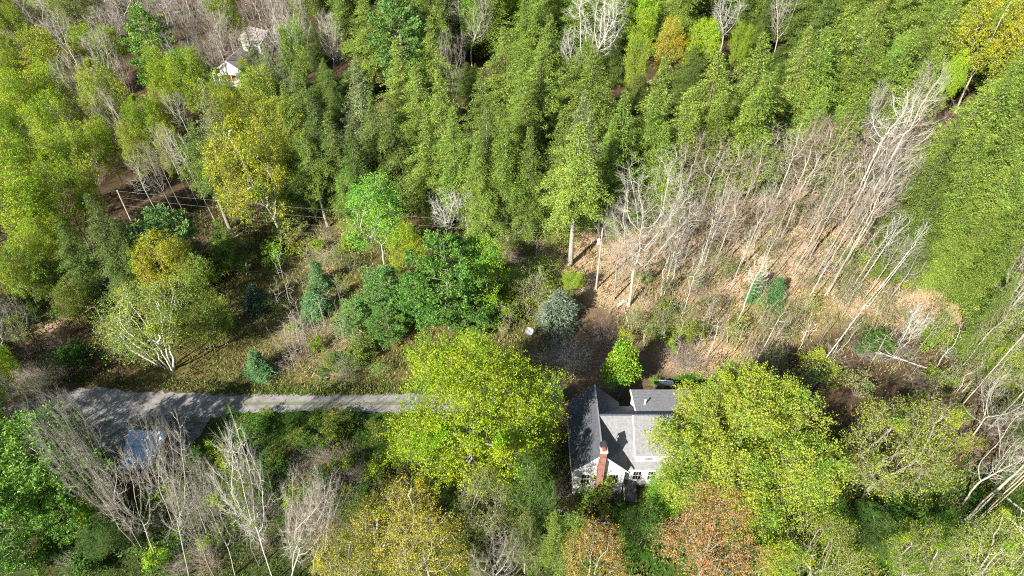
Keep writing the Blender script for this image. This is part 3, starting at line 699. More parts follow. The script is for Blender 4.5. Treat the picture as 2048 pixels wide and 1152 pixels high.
W_(MB().hull([inner(p, .9, p[2] - .1) for p in (TLs, BLs, BRs, TRs)], [inner(p, .9, -.1) for p in (TLs, BLs, BRs, TRs)]), 'wall', planks, shed)
W_(MB().slab([TRs + [0.0, 0, .02], BRs + [0.0, 0, .02], BRs + [.14, 0, .02], TRs + [.14, 0, .02]], .16), 'fascia', surf('pale_fascia', (.55, .58, .6), .6), shed)

# ------------------------------------------------------------------ two houses far back in the woods
def far_house(loc, rz, Wd, Ln, ez, pz, label, porch=True):
    r = empty('far_house', loc, rz); tag(r, label, 'house')
    h = Wd / 2; s_ = (pz - ez) / h
    MB().hull([(-h, Ln, -1), (h, Ln, -1), (h, Ln, ez), (0, Ln, pz - .1), (-h, Ln, ez)], [(-h, 0, -1), (h, 0, -1), (h, 0, ez), (0, 0, pz - .1), (-h, 0, ez)]).build('wall', siding, r)
    for sg in (-1, 1):
        q = [(sg * (h + .4), -.5, ez - .4 * s_ + .08), (0, -.5, pz + .08), (0, Ln + .5, pz + .08), (sg * (h + .4), Ln + .5, ez - .4 * s_ + .08)]
        MB().slab(q, .14).build('roof', surf('brown_grey_shingles', (.30, .26, .25), .9, vary=.2), r)
    mb = MB()
    for sg in (-1, 1):
        a = (0, -.55, pz + .08); b_ = (sg * (h + .4), -.55, ez - .4 * s_ + .08)
        mb.hull([(a[0], -.5, a[2]), (b_[0], -.5, b_[2]), (b_[0], -.5, b_[2] - .35), (a[0], -.5, a[2] - .35)], [a, b_, (b_[0], -.55, b_[2] - .35), (a[0], -.55, a[2] - .35)])
    mb.build('rake_trim', trim, r)
    if porch:
        MB().box(-h, h, -2.2, -.02, .2, .5).build('deck', surf('deck_grey', (.4, .4, .4), .8), r)
        for xx in (-h + .15, -h / 3, h / 3, h - .15): MB().box(xx - .08, xx + .08, -2.1, -1.95, .5, ez - .1).build('porch_post', trim, r)
        MB().box(-h, h, -2.2, -2.1, 1.3, 1.4).build('porch_rail', trim, r)
        MB().box(-h, h, -2.3, -.02, ez - .1, ez + .05).build('porch_ceiling', trim, r)
        MB().box(-1.0, 1.0, -.08, -.01, .5, 2.6).build('door', surf('red_door', (.3, .05, .03), .6), r)
    else:
        for xx in (-h * .5, 0, h * .5): MB().box(xx - .4, xx + .4, -.06, -.01, 1.4, 2.6).build('window', glassm, r)
    return r
q = at(462, 150, 2.0); far_house((q[0], q[1], float(terr(q[0], q[1]))), math.radians(-8), 7.0, 7, 3.2, 5.6, 'far white gabled house with a porch, lower of the two in the woods')
q = at(530, 84, 2.4); far_house((q[0] + 1, q[1], float(terr(q[0], q[1]))), math.radians(62), 6.5, 6.5, 3.2, 5.4, 'farther white house with grey roof, half hidden by conifers', False)
# long wall of the farther house faces the camera: windows under its eave are on the gable ends
# ------------------------------------------------------------------ the trees that can be told apart, measured from the photograph
SPECS = []
def S(*a, **k): SPECS.append((a, k))
# --- around the lane and the house
S('maple', 'c', 942, 825, 410, 22, 'yg', label='huge yellow-green maple spreading over the gravel lane next to the house', short='huge maple over the lane', var=0, rz=.5)
S('maple', 'c', 1485, 890, 410, 19, 'yg2', label='huge yellow-green maple covering the far end of the house roof', short='maple covering the roof', var=1, rz=2.0)
S('budding', 'c', 1790, 900, 290, 19, 'yg2', label='wide budding maple with pale forking branches showing, beside the maple covering the roof', short='wide budding maple', var=0, bark='grey')
S('budding', 'c', 1425, 1085, 240, 15, 'orange', label='orange-red budding maple below the house', short='orange-red maple', var=1, bark='warm')
S('budding', 'c', 1190, 1125, 150, 13, 'rust', label='small rust coloured maple cut by the bottom edge below the house', short='small rust maple', var=2)
S('leafy', 'c', 1130, 1090, 110, 13, 'olive', label='olive budding tree between the rust maple and the grey-green tree', short='small olive tree')
S('bush', 't', 1253, 682, 104, 11.5, 'bush', label='dense bright green egg-shaped bush behind the house', short='egg-shaped bush', rz=0)
S('shrub', 'b', 1192, 1012, 100, 5.2, 'olive', label='feathery olive-green shrub in front of the brick chimney wall', short='shrub by the chimney')
S('shrub', 'b', 1243, 1040, 75, 2.6, 'green', label='deep green shrub in front of the cellar bulkhead', short='shrub by the bulkhead')
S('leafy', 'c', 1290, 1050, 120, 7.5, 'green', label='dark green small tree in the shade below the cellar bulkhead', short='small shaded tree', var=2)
S('leafy', 'c', 1340, 985, 110, 8, 'lime2', label='bright green small tree hiding the lower front wall of the house', short='small tree at the front wall', var=1)
S('shrub', 'b', 1338, 708, 34, 3.2, 'lime2', label='small lime green shrub beside the shadow of the egg-shaped bush', short='small lime shrub')
S('shrub', 'b', 1310, 775, 40, 1.6, 'lime', label='low leafy shrub at the foot of the egg-shaped bush', short='low shrub by the tank')
S('brush', 'b', 1228, 1000, 45, 3.4, None, label='dark bare twiggy bush under the window beside the chimney', bark='mid')
S('hemlock', 't', 487, 40, 48, 17, 'ghem', label='grey-green hemlock between the two far white houses')
S('spruce', 't', 1120, 588, 100, 6.5, 'spruce', label='silvery blue-grey spruce near the utility pole', short='silvery spruce', var=0)
S('leafy', 'c', 1146, 562, 50, 6, 'yel', label='small bright yellow tree just behind the silvery spruce', short='small yellow tree')
S('brush', 'b', 1205, 665, 60, 3.2, None, label='brown twiggy bush in front of the silvery spruce', bark='red')
S('brush', 'b', 1140, 720, 120, 4.0, None, label='large brown twiggy bush in the shade behind the house gable', short='large twiggy bush', bark='pale')
S('brush', 'b', 1215, 690, 90, 3.2, None, label='pale twiggy bush between the shaded brush and the egg-shaped bush', bark='red')
S('brush', 'b', 1100, 725, 80, 3.4, None, label='grey twiggy bush between the satellite dish and the large twiggy bush', bark='warm')
S('bare', 'c', 1150, 715, 100, 6, None, label='low bare tree in the shade behind the house gable', bark='pale', short='low shaded bare tree')
# --- meadow in the middle
S('clumpbirch', 'b', 343, 738, 265, 14.5, 'birchy', label='wide white-stemmed birch clump with fine yellowish leaves above the lane', short='wide birch clump', var=0, rz=.4)
S('birch', 'b', 326, 735, 110, 14, 'birchy', (-32, 4), label='leaning birch with two white stems reaching sideways from the birch clump', short='leaning birch', var=0, rz=2.9)
S('leafy', 'c', 325, 535, 125, 15, 'ygold', label='golden-green topped tree behind the birch clump', short='golden topped tree')
S('pine', 't', 305, 425, 135, 15, 'bpine', label='full blue-green pine behind the golden topped tree', short='blue-green pine', var=0)
S('spruce', 't', 628, 525, 52, 5.5, 'gspruce', label='small green spruce in the meadow, the one behind its twin', short='rear meadow spruce')
S('spruce', 't', 621, 575, 66, 5.5, 'gspruce', label='small green spruce in the meadow, the nearer of two', short='nearer meadow spruce')
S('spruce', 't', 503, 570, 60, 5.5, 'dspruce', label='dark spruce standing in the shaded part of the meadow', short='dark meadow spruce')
S('spruce', 't', 505, 705, 66, 5, 'gspruce', label='green young spruce by the lane below the dark spruce', short='spruce by the lane')
S('leafy', 'c', 752, 425, 155, 18, 'lime', label='tall lime green birch at the back of the meadow', short='lime green birch', bark='white', var=2)
S('leafy', 'c', 700, 390, 60, 13, 'lime', label='narrow lime green tree leaning out from the tall lime birch', bark='white', var=1)
S('leafy', 'c', 812, 492, 95, 12, 'yel', label='bright yellow tree between the lime birch and the dark pine', short='bright yellow tree')
S('pine', 't', 885, 478, 160, 18, 'pine', label='broad deep green pine behind the huge maple over the lane', short='broad deep green pine', var=2)
S('pine', 't', 760, 545, 110, 9, 'bpine', label='lower blue-green pine between the meadow spruces and the broad pine', short='lower blue-green pine', var=1)
S('pine', 't', 825, 560, 120, 9, 'pine', label='half-grown pine in front of the bright yellow tree', short='half-grown pine', var=0)
S('pine', 't', 705, 610, 80, 5.5, 'bpine', label='small bushy pine at the edge of the meadow grass', short='small bushy pine', var=1)
S('pine', 't', 770, 620, 90, 6, 'pine', label='small bushy pine against the foot of the lower blue-green pine', var=2)
S('pine', 't', 930, 570, 120, 9, 'pine', label='half-grown pine below the light green birch', var=0)
S('leafy', 'b', 973, 632, 125, 16, 'lime2', label='white-stemmed birch with light green leaves beside the broad pine', short='light green birch', var=2, bark='white')
S('whip', 'c', 985, 540, 80, 9, 'lime2', (0, 0), label='light green sapling tree against the stem of the light green birch', bark='white')
S('bare', 'b', 900, 490, 95, 12, None, (-6, 0), label='white bare birch with a reddish crown behind the broad pine', short='reddish bare birch', bark='white', var=0)
S('bare', 'b', 935, 480, 75, 12, None, label='forked white bare birch beside the reddish one behind the broad pine', short='forked bare birch', bark='white', var=1)
S('whip', 'c', 1010, 620, 60, 7, 'yg', label='yellow-green sapling tree between the broad pine and the satellite dish')
S('whip', 'c', 1040, 560, 65, 7, 'yg2', label='thin yellowish tree beside the light green birch', short='thin yellowish tree')
S('whip', 'c', 665, 520, 60, 6, 'pale', label='pale green sapling tree in the middle of the meadow')
S('brush', 'b', 650, 500, 90, 3.5, None, label='pale tangled bush in the upper meadow', short='pale tangled bush', bark='warm')
S('brush', 'b', 600, 660, 80, 3.0, None, label='pale twiggy bush in front of the nearer meadow spruce', bark='warm')
S('brush', 'b', 580, 720, 120, 3.2, None, label='wide brown bush beside the spruce by the lane', bark='warm')
S('shrub', 'b', 637, 700, 45, 2.4, 'yg', label='yellow-green round shrub between the two twiggy meadow bushes')
S('shrub', 'b', 600, 500, 70, 2.2, 'yg2', label='yellowish shrub in the upper meadow beside the leaning trunk')
# --- tall trees with bare lower trunks at the back of the meadow
S('leafy', 'b', 567, 478, 185, 23, 'ygold', (-11, 2), label='large golden-green tree on a long pale leaning trunk', short='yellow tree on a leaning trunk', bark='white', var=1, rz=1.0)
S('leafy', 'c', 560, 270, 120, 20, 'yg2', label='yellow crown crowding behind the leaning trunk tree')
S('trunky', 'b', 462, 458, 90, 22, 'hem', (-2, 0), label='hemlock with a thick grey trunk at the corner of the meadow', short='hemlock with a thick trunk')
S('slender', 'b', 428, 438, 50, 19, None, (-7, 0), label='thin white leaning trunk beside the thick trunked hemlock', bark='white')
for i, (x, y, l) in enumerate([(398, 412, -6), (384, 405, -5), (368, 470, -4), (352, 425, -4), (337, 470, -4), (376, 440, -5)]):
    S('slender', 'b', x, y, 45, 17, None, (l, 0), bark=['grey', 'pale', 'mid', 'grey', 'pale', 'mid'][i], label=['grey', 'pale', 'dim grey', 'short grey', 'pale shaded', 'thin dim'][i] + ' trunk ' + ['nearest the thin white leaning trunk', 'second from the thin white leaning trunk', 'in the dark wood behind the blue-green pine', 'in the middle of the trunk group by the wires', 'just behind the top of the blue-green pine', 'between the wires and the blue-green pine'][i])
S('trunky', 'b', 657, 455, 80, 20, 'hem2', (-2, 0), label='hemlock with a bare lower trunk between the leaning trunk and the lime birch', short='hemlock by the lime birch', bark='warm')
S('trunky', 'b', 1140, 530, 125, 27, 'hem4', (0, 0), label='tall hemlock with a thick bare trunk next to the utility pole', short='tall hemlock by the pole', bark='grey', var=0)
S('trunky', 'b', 1014, 480, 95, 24, 'hem2', label='hemlock with a bare trunk behind the light green birch', bark='grey', var=1)
S('trunky', 'b', 980, 462, 95, 24, 'hem', label='hemlock with a paler bare trunk behind the forked bare birch', bark='pale', var=0)
# --- leaf-littered clearing
S('bare', 'b', 1257, 612, 250, 28, None, (2, 2), label='largest wide bare tree at the near edge of the leafy clearing', short='largest bare tree', bark='pale', var=0, rz=.8)
S('bare', 'b', 1228, 600, 130, 19, None, (0, 2), label='bare tree right behind the largest bare tree, on the pole side', bark='grey', var=2)
S('bare', 'b', 1326, 585, 130, 18, None, (4, 2), label='bare tree in the clearing beside the largest bare tree', short='second bare tree', bark='pale', var=1)
R_ = [(1400, 538, 60, 18, 5), (1421, 556, 60, 17, 5), (1288, 560, 50, 14, 2), (1370, 520, 60, 16, 3), (1450, 510, 60, 17, 5), (1478, 540, 60, 17, 6), (1500, 500, 60, 17, 5), (1512, 570, 50, 13, 5), (1530, 520, 70, 18, 7), (1560, 480, 70, 18, 6), (1585, 530, 60, 16, 7),
      (1630, 556, 80, 19, 9), (1651, 590, 110, 22, 10), (1668, 540, 90, 20, 10), (1690, 470, 80, 18, 9), (1610, 470, 80, 17, 7), (1640, 440, 90, 18, 8), (1540, 430, 80, 18, 5), (1480, 440, 70, 17, 4), (1430, 450, 70, 17, 3), (1360, 440, 70, 17, 2), (1330, 500, 60, 16, 2),
      (1700, 520, 80, 20, 10), (1720, 430, 90, 19, 10), (1590, 420, 80, 18, 7), (1660, 400, 90, 19, 8), (1760, 420, 90, 17, 9), (1500, 410, 80, 17, 4), (1400, 420, 80, 16, 3), (1320, 450, 70, 17, 1), (1740, 480, 60, 17, 11), (1620, 510, 60, 17, 8), (1550, 550, 50, 14, 6), (1460, 580, 45, 13, 5)]
for i, (x, y, w_, h_, l) in enumerate(R_): S('slender', 'b', x, y, w_, h_, None, (l, 2), bark=['warm', 'pale', 'tan_', 'warm'][i % 4].replace('tan_', 'grey'))
for x, y, w_, h_ in [(1690, 400, 130, 17), (1620, 390, 130, 16), (1770, 400, 120, 17), (1560, 400, 120, 15), (1460, 400, 130, 15), (1350, 420, 120, 16), (1820, 350, 110, 17)]: S('bare', 'b', x, y, w_, h_, None, (5, 2), bark='red' if x > 1500 else 'warm')
W_lab = ['the taller of two twin white birches leaning over the leafy clearing', 'white leaning birch stem standing close against its taller twin', 'white leaning birch below the clearing, nearest the budding maples', 'white leaning birch close behind the one nearest the budding maples', 'thin white birch stem in the shaded brush of the lower clearing']
for i, (x, y, w_, h_, l, k) in enumerate([(1726, 617, 45, 16, 15, 1), (1738, 611, 35, 15, 14, 1), (1640, 732, 50, 15, 13, 1), (1668, 708, 40, 10, 14, 0), (1500, 745, 40, 15, 8, 1)]): S('birch', 'b', x, y, w_, h_, 'pale', (l, 2), label=W_lab[i], var=k, bark='white', short=None if i else 'twin white birches')
S('snag', 'b', 1414, 716, 46, 9, None, (4, 0), label='white Y-shaped dead tree in the lower clearing', short='Y-shaped dead tree', var=0)
S('snag', 'b', 1593, 708, 40, 7, None, (4, 0), label='small forked white dead tree between the leaning birches and the dead Y', var=0)
S('bare', 'b', 1797, 700, 75, 9.5, None, (3, 0), label='small white bare tree at the near end of the clearing', short='small white bare tree', bark='white', var=1)
S('snag', 'b', 1866, 747, 50, 9, None, (0, 0), label='white forked snag next to the yellow shrubs', short='white forked snag', var=0)
S('snag', 'b', 1921, 625, 36, 12, None, (9, 0), label='slim white snag at the edge of the green hemlocks', short='slim white snag', var=1)
S('spruce', 't', 1522, 545, 34, 6.5, 'gspruce', label='narrow young spruce in the lower clearing', short='narrow young spruce')
S('spruce', 't', 1560, 558, 50, 5, 'gspruce', label='squat young spruce beside the narrow one', short='squat young spruce')
S('shrub', 'b', 1388, 690, 62, 4.5, 'olive', label='soft olive shrub beside the white Y-shaped dead tree')
S('whip', 'c', 1470, 650, 60, 6, 'yg2', label='yellow sapling tree between the dead Y and the white birch stem')
S('whip', 'c', 1430, 610, 60, 6, 'pale', label='pale leafy sapling tree above the dead Y')
S('whip', 'c', 1560, 640, 80, 6, 'pale', label='pale leafy sapling tree below the squat young spruce')
S('shrub', 'b', 1740, 700, 110, 4, 'green', label='dark green thicket below the twin white birches', short='dark green thicket')
S('shrub', 'b', 1850, 690, 100, 3.5, 'olive', label='olive thicket between the small bare tree and the white snag')
S('whip', 'c', 1540, 730, 80, 6, 'olive', label='olive sapling tree behind the maple covering the roof')
S('whip', 'c', 1620, 745, 90, 6, 'yg2', label='yellow-green sapling tree behind the gap between the two maples')
# --- right edge
for i, (x, y, w_, h_, l) in enumerate([(1932, 720, 120, 24, 10), (1948, 650, 90, 21, 9), (1985, 700, 110, 22, 10), (2010, 640, 100, 21, 9), (1925, 1045, 90, 24, 8), (1945, 1050, 90, 25, 8), (2040, 760, 110, 22, 9), (1900, 760, 60, 15, 8)]):
    S('slender' if i not in (0, 3) else 'bare', 'b', x, y, w_, h_, None, (l, 2), bark='pale' if i % 2 == 0 else 'warm')
S('bare', 'c', 2015, 900, 150, 18, None, label='broad bare tree cut by the edge beside the wide budding maple', short='broad bare tree at the edge', bark='pale', var=0)
S('bare', 'c', 2000, 800, 110, 15, None, bark='pale', var=2)
S('budding', 'c', 1965, 700, 110, 10, 'yg', label='thin yellow-budded tree among the bare stems at the edge', short='thin yellow-budded tree')
S('budding', 'c', 2010, 740, 100, 9, 'yg2')
S('budding', 'c', 1990, 1110, 190, 13, 'yg2', label='yellow-green budding tree in the bottom corner', short='corner budding tree')
S('budding', 'c', 1840, 1115, 170, 13, 'yg', label='yellow-green budding tree next to the one in the bottom corner', short='next budding tree')
S('budding', 'c', 1640, 1110, 210, 13, 'yg', label='yellow-green budding tree between the orange-red maple and the corner trees', short='budding tree by the orange maple', var=1)
S('leafy', 'c', 1560, 1130, 120, 10, 'yg2')
S('shrub', 'b', 1770, 1010, 140, 3.5, 'green')
S('shrub', 'b', 1960, 1030, 90, 2.2, 'green')
S('leafy', 'c', 1740, 1060, 110, 7, 'green', var=1)
# --- bottom edge and lower corner
S('pine', 't', 45, 850, 200, 16, 'lpine', label='large bright green pine in the bottom corner', short='bright green corner pine', var=0, rz=0)
S('pine', 't', 95, 905, 130, 11, 'lpine', label='second bright green pine against the large corner pine', var=2)
S('pine', 'c', 10, 1060, 150, 13, 'lpine', var=1)
S('leafy', 'c', 130, 920, 60, 8, 'yel')
S('leafy', 'c', 170, 1020, 80, 8, 'yel', label='small yellow-leaved tree among the bare birches by the corner pines')
S('leafy', 'c', 205, 1075, 90, 7, 'green', var=1)
S('shrub', 'b', 190, 1130, 120, 3, 'green')
S('shrub', 'b', 300, 1110, 120, 2.5, 'green')
S('budding', 'c', 785, 1055, 250, 15, 'gold', label='large golden budding maple in front of the huge maple', short='large golden maple', var=0)
S('budding', 'c', 850, 1100, 190, 14, 'gold')
S('budding', 'c', 690, 1110, 180, 13, 'gold', label='golden budding tree beside the large golden maple, cut by the bottom edge')
S('budding', 'c', 970, 1020, 120, 15, 'pale', label='pale grey-green thinly leaved tree between the golden maple and the house', short='pale thin tree', bark='pale', var=2)
S('bare', 'c', 990, 1120, 150, 13, None, label='bare tree cut by the bottom edge below the pale thin tree', bark='grey', var=1)
S('budding', 'c', 1050, 1090, 110, 11, 'olive')
S('leafy', 'c', 925, 1130, 110, 9, 'olive')
S('shrub', 'b', 690, 940, 60, 3, 'olive')
S('shrub', 'b', 640, 960, 60, 2.4, 'green')
S('brush', 'b', 610, 930, 60, 2.4, None, bark='red')
S('brush', 'b', 340, 935, 80, 3.2, None, bark='warm', label='brown twiggy bush against the wall of the shed')
# --- far left side
S('bare', 'b', 34, 748, 165, 18, None, (-5, 2), label='wide bare tree at the near end of the lane', short='wide bare tree by the lane', bark='pale', var=1)
S('bare', 'b', 62, 715, 90, 12, None, (3, 2), bark='grey', var=2)
S('leafy', 'c', 5, 720, 60, 7, 'yg')
for a in [(55, 430, 170, 20, 'yg'), (125, 395, 120, 19, 'yg'), (30, 540, 110, 15, 'yg2'), (100, 490, 110, 15, 'yg'), (45, 345, 130, 20, 'yg'), (145, 320, 100, 18, 'yg2'), (115, 262, 120, 20, 'yg'), (30, 215, 130, 21, 'yg'), (20, 272, 70, 17, 'lime2'), (90, 120, 115, 20, 'ygold'), (110, 190, 110, 19, 'yg'),
          (320, 152, 70, 18, 'yg'), (376, 145, 42, 16, 'lime'), (295, 255, 90, 17, 'yg'), (275, 300, 70, 16, 'yg2'), (345, 305, 60, 15, 'yg2'), (210, 290, 80, 16, 'yg'), (180, 380, 60, 14, 'yg2'), (20, 60, 90, 18, 'yg'), (145, 30, 100, 18, 'olive'), (5, 125, 90, 18, 'yg'), (330, 230, 70, 17, 'yg2'), (445, 10, 90, 18, 'yg'), (515, 195, 120, 17, 'yg2'), (450, 235, 80, 17, 'ygold')]:
    S('leafy', 'c', *a)
for x, y, w_, h_, l in [(200, 110, 90, 19, -3), (75, 30, 80, 18, 0), (160, 175, 100, 20, -5), (222, 240, 80, 18, -5), (320, 45, 90, 17, 0), (375, 60, 90, 17, 0), (410, 95, 70, 15, 0), (355, 215, 60, 19, -6), (245, 30, 70, 17, 0), (25, 110, 70, 17, -3), (585, 30, 90, 18, 0), (665, 75, 80, 18, 0), (350, 110, 60, 15, 0), (455, 60, 50, 14, 0), (130, 240, 60, 18, -5)]:
    S('bare' if w_ > 65 else 'slender', 'c', x, y, w_, h_, None, (l, 0), bark='pale' if h_ > 17 else 'grey')
S('pine', 't', 273, 15, 92, 20, 'lpine', label='bright green pine standing among bare trees', short='bright green pine', var=1)
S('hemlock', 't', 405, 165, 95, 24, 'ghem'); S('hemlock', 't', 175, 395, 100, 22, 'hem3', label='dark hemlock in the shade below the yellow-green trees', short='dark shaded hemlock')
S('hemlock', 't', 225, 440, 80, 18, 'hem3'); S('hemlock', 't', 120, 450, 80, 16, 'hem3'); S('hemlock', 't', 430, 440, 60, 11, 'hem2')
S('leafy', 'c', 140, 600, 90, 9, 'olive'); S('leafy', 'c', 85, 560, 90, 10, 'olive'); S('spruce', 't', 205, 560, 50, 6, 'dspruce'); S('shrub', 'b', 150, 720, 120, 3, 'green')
S('shrub', 'b', 250, 700, 100, 3, 'green'); S('leafy', 'c', 405, 640, 130, 11, 'birchy'); S('leafy', 'c', 395, 560, 110, 12, 'birchy', var=2)
S('leafy', 'c', 620, 385, 90, 11, 'green'); S('leafy', 'c', 560, 400, 80, 9, 'green'); S('leafy', 'c', 880, 390, 80, 11, 'green')
# --- back of the wood
S('pine', 't', 790, 0, 125, 22, 'bpine', label='broad blue-green pine at the back of the wood', short='broad rear pine', var=2)
S('bare', 'b', 945, 140, 120, 20, None, label='pale forked bare tree standing over the hemlocks', short='pale forked bare tree', bark='pale', var=0)
S('bare', 'c', 905, 120, 90, 19, None, bark='grey', var=1)
S('leafy', 'c', 940, 35, 60, 20, 'lime2', label='lime green crown showing behind the pale forked bare tree')
S('leafy', 'c', 590, 105, 62, 20, 'lime2', label='bright green crown beside the farther white house', short='bright crown by the far house')
S('bare', 'c', 1190, 55, 160, 24, None, label='big white-branched bare tree at the back of the wood', short='big white-branched tree', bark='white', var=0)
S('bare', 'c', 1150, 110, 80, 19, None, bark='white', var=2)
for a in [(1290, 45, 70, 20, 'yel'), (1272, 130, 60, 20, 'yg2'), (1340, 92, 80, 18, 'gold'), (1405, 90, 80, 17, 'yel'), (1480, 95, 50, 17, 'yg'), (1020, 5, 60, 18, 'yel'), (1100, 15, 50, 18, 'yel'), (1900, 165, 46, 17, 'yel'), (600, 10, 60, 18, 'yg'), (470, 100, 1, 1, None)][:-1]:
    S('leafy', 'c', *a)
S('leafy', 'c', 1980, 78, 165, 28, 'ygold', label='large golden-yellow tree among the hemlocks near the back corner', short='large golden-yellow tree', var=1, bark='pale')
S('leafy', 'c', 1782, 150, 58, 23, 'lime', label='single vivid lime green tree among the hemlocks', short='vivid lime tree', var=2)
S('bare', 'b', 1440, 105, 90, 15, None, label='whitish bare tree at the back behind the hemlocks', short='whitish rear bare tree', bark='white', var=0)
S('bare', 'c', 1570, 20, 80, 20, None, bark='pale', var=0)
S('bare', 'c', 1605, 155, 60, 20, None, label='grey dying tree with thin branches in a gap of the hemlocks', short='grey dying tree', bark='pale', var=2)
S('bare', 'c', 1690, 130, 70, 20, None, bark='grey', var=1)
S('bare', 'c', 1840, 195, 90, 25, None, (6, 0), label='tall bare tree leaning beside the vivid lime tree', short='tall bare tree by the lime', bark='pale', var=0)
S('bare', 'c', 1745, 230, 70, 20, None, (6, 0), bark='pale', var=1)
for x, y, w_ in [(1630, 290, 100), (1690, 300, 100), (1750, 320, 110), (1810, 300, 100)]: S('bare', 'c', x, y, w_, 18, None, (6, 0), bark='red', var=x % 3)
# hemlock stand: tops that can be made out, then the rest of the stand
HT = [(710, 125, 95, 25, 'ghem'), (650, 75, 75, 24, 'hem2'), (620, 185, 80, 23, 'hem3'), (655, 230, 80, 22, 'hem'), (790, 80, 90, 25, 'hem4'), (830, 125, 85, 25, 'hem4'), (775, 200, 90, 23, 'hem'), (875, 145, 85, 25, 'hem4'), (905, 220, 85, 24, 'hem2'), (850, 235, 80, 22, 'hem2'), (960, 150, 85, 25, 'hem'), (1000, 215, 90, 25, 'hem2'), (955, 270, 80, 22, 'hem2'), (1045, 130, 85, 25, 'hem2'), (1085, 85, 90, 26, 'hem4'),
      (1125, 235, 90, 24, 'hem2'), (1060, 260, 85, 23, 'hem'), (1190, 100, 110, 27, 'hem2'), (1170, 190, 95, 26, 'ghem'), (1250, 190, 95, 26, 'hem2'), (1225, 250, 90, 22, 'hem2'), (1330, 120, 95, 26, 'hem4'), (1310, 190, 90, 24, 'hem2'), (1385, 100, 100, 26, 'hem2'), (1375, 190, 95, 24, 'hem4'), (1440, 110, 100, 27, 'hem4'), (1450, 190, 90, 22, 'hem2'), (1530, 75, 120, 29, 'hem4'), (1535, 160, 110, 25, 'hem2'), (1490, 60, 90, 26, 'hem2'),
      (590, 130, 80, 22, 'hem'), (530, 90, 60, 19, 'ghem'), (565, 170, 70, 22, 'hem2'), (700, 260, 80, 20, 'hem3'), (740, 190, 80, 24, 'hem'), (1330, 250, 80, 20, 'hem2'), (1010, 60, 90, 26, 'hem2'), (735, 60, 70, 25, 'hem2'), (860, 40, 80, 26, 'hem2'),
      (1655, 60, 100, 26, 'hem2'), (1620, 60, 90, 26, 'hem4'), (1700, 20, 100, 26, 'hem4'), (1760, 60, 100, 26, 'hem2'), (1830, 60, 100, 26, 'hem4'), (1880, 100, 95, 25, 'hem4'), (1700, 120, 95, 25, 'hem4'), (1650, 180, 90, 20, 'hem4'), (1720, 180, 95, 23, 'hem2'), (1810, 130, 95, 25, 'hem2'), (1870, 190, 100, 25, 'hem4'), (1930, 160, 110, 26, 'hem2'), (1980, 170, 120, 27, 'hem4'), (2030, 140, 120, 27, 'hem2'), (1920, 240, 110, 25, 'hem4'), (1975, 250, 120, 25, 'hem2'),
      (2035, 240, 120, 25, 'hem4'), (1890, 300, 110, 22, 'hem2'), (1950, 330, 115, 22, 'hem4'), (2010, 340, 110, 22, 'hem2'), (1880, 385, 105, 17, 'hem2'), (1935, 410, 105, 17, 'hem2'), (1990, 420, 100, 17, 'hem2'), (1700, 215, 60, 16, 'hem4')]
for i, (x, y, w_, h_, c_) in enumerate(HT):
    if x > 1850 and y > 230: S('hemlock', 't', x, y, w_ * .95, h_ * [1, .86, 1.1][i % 3], ['hem2', 'hem4', 'hem'][i % 3])
    else: S('hemlock', 't', x, y, w_ * 1.22, h_, c_)

# more slender stems through the clearing, thickets and brush where the photograph shows them
rq = random.Random(5)
for k in range(10):
    x, y = rq.uniform(1340, 1790), rq.uniform(380, 560)
    S('slender', 'b', x, y, rq.uniform(60, 95), rq.uniform(14, 19), None, (2 + (x - 1250) * .018, 2), bark=rq.choice(['warm', 'pale', 'grey', 'red']))
BRUSHZ = [((1500, 1960, 690, 790), 22, ['olive', 'pale', 'yg2', None, None]), ((1880, 2060, 680, 900), 20, ['yg2', 'pale', None, None, 'olive']), ((1700, 2060, 960, 1140), 14, ['green', 'olive', None]),
          ((500, 740, 850, 1010), 18, ['green', 'olive', None, 'green']), ((110, 560, 960, 1150), 22, ['green', 'olive', None, 'yel']), ((0, 260, 560, 735), 18, ['olive', 'green', None, 'pale']), ((250, 460, 500, 730), 12, ['green', 'olive', 'green']),
          ((1000, 1110, 500, 740), 16, ['yg2', 'olive', None, 'pale']), ((1030, 1130, 830, 1120), 14, ['green', 'olive', None]), ((560, 760, 440, 520), 10, ['yg2', 'pale', None]), ((650, 780, 680, 770), 8, ['green', 'olive', None]), ((1240, 1420, 560, 740), 12, ['pale', 'olive', None, 'yg2']), ((600, 1000, 385, 440), 12, ['green', 'green', 'olive'])]
for (xa, xb, ya, yb), n_, cs in BRUSHZ:
    for k in range(n_):
        c_ = rq.choice(cs); x, y = rq.uniform(xa, xb), rq.uniform(ya, yb)
        if 1120 < x < 1420 and 740 < y < 1010: continue
        if abs(x - 1056) < 34 and 640 < y < 740: continue
        if c_ is None: S('brush', 'b', x, y, rq.uniform(45, 95), rq.uniform(2.2, 3.8), None, bark=rq.choice(['warm', 'red', 'grey', 'mid']))
        else: S('shrub', 'b', x, y, rq.uniform(35, 80), rq.uniform(1.6, 4.2), c_)
for x, y, w_, h_, c_ in [(-80, 850, 180, 16, 'yg'), (-110, 960, 160, 17, 'olive'), (-60, 740, 140, 15, 'yg')]: S('leafy', 'c', x, y, w_, h_, c_)

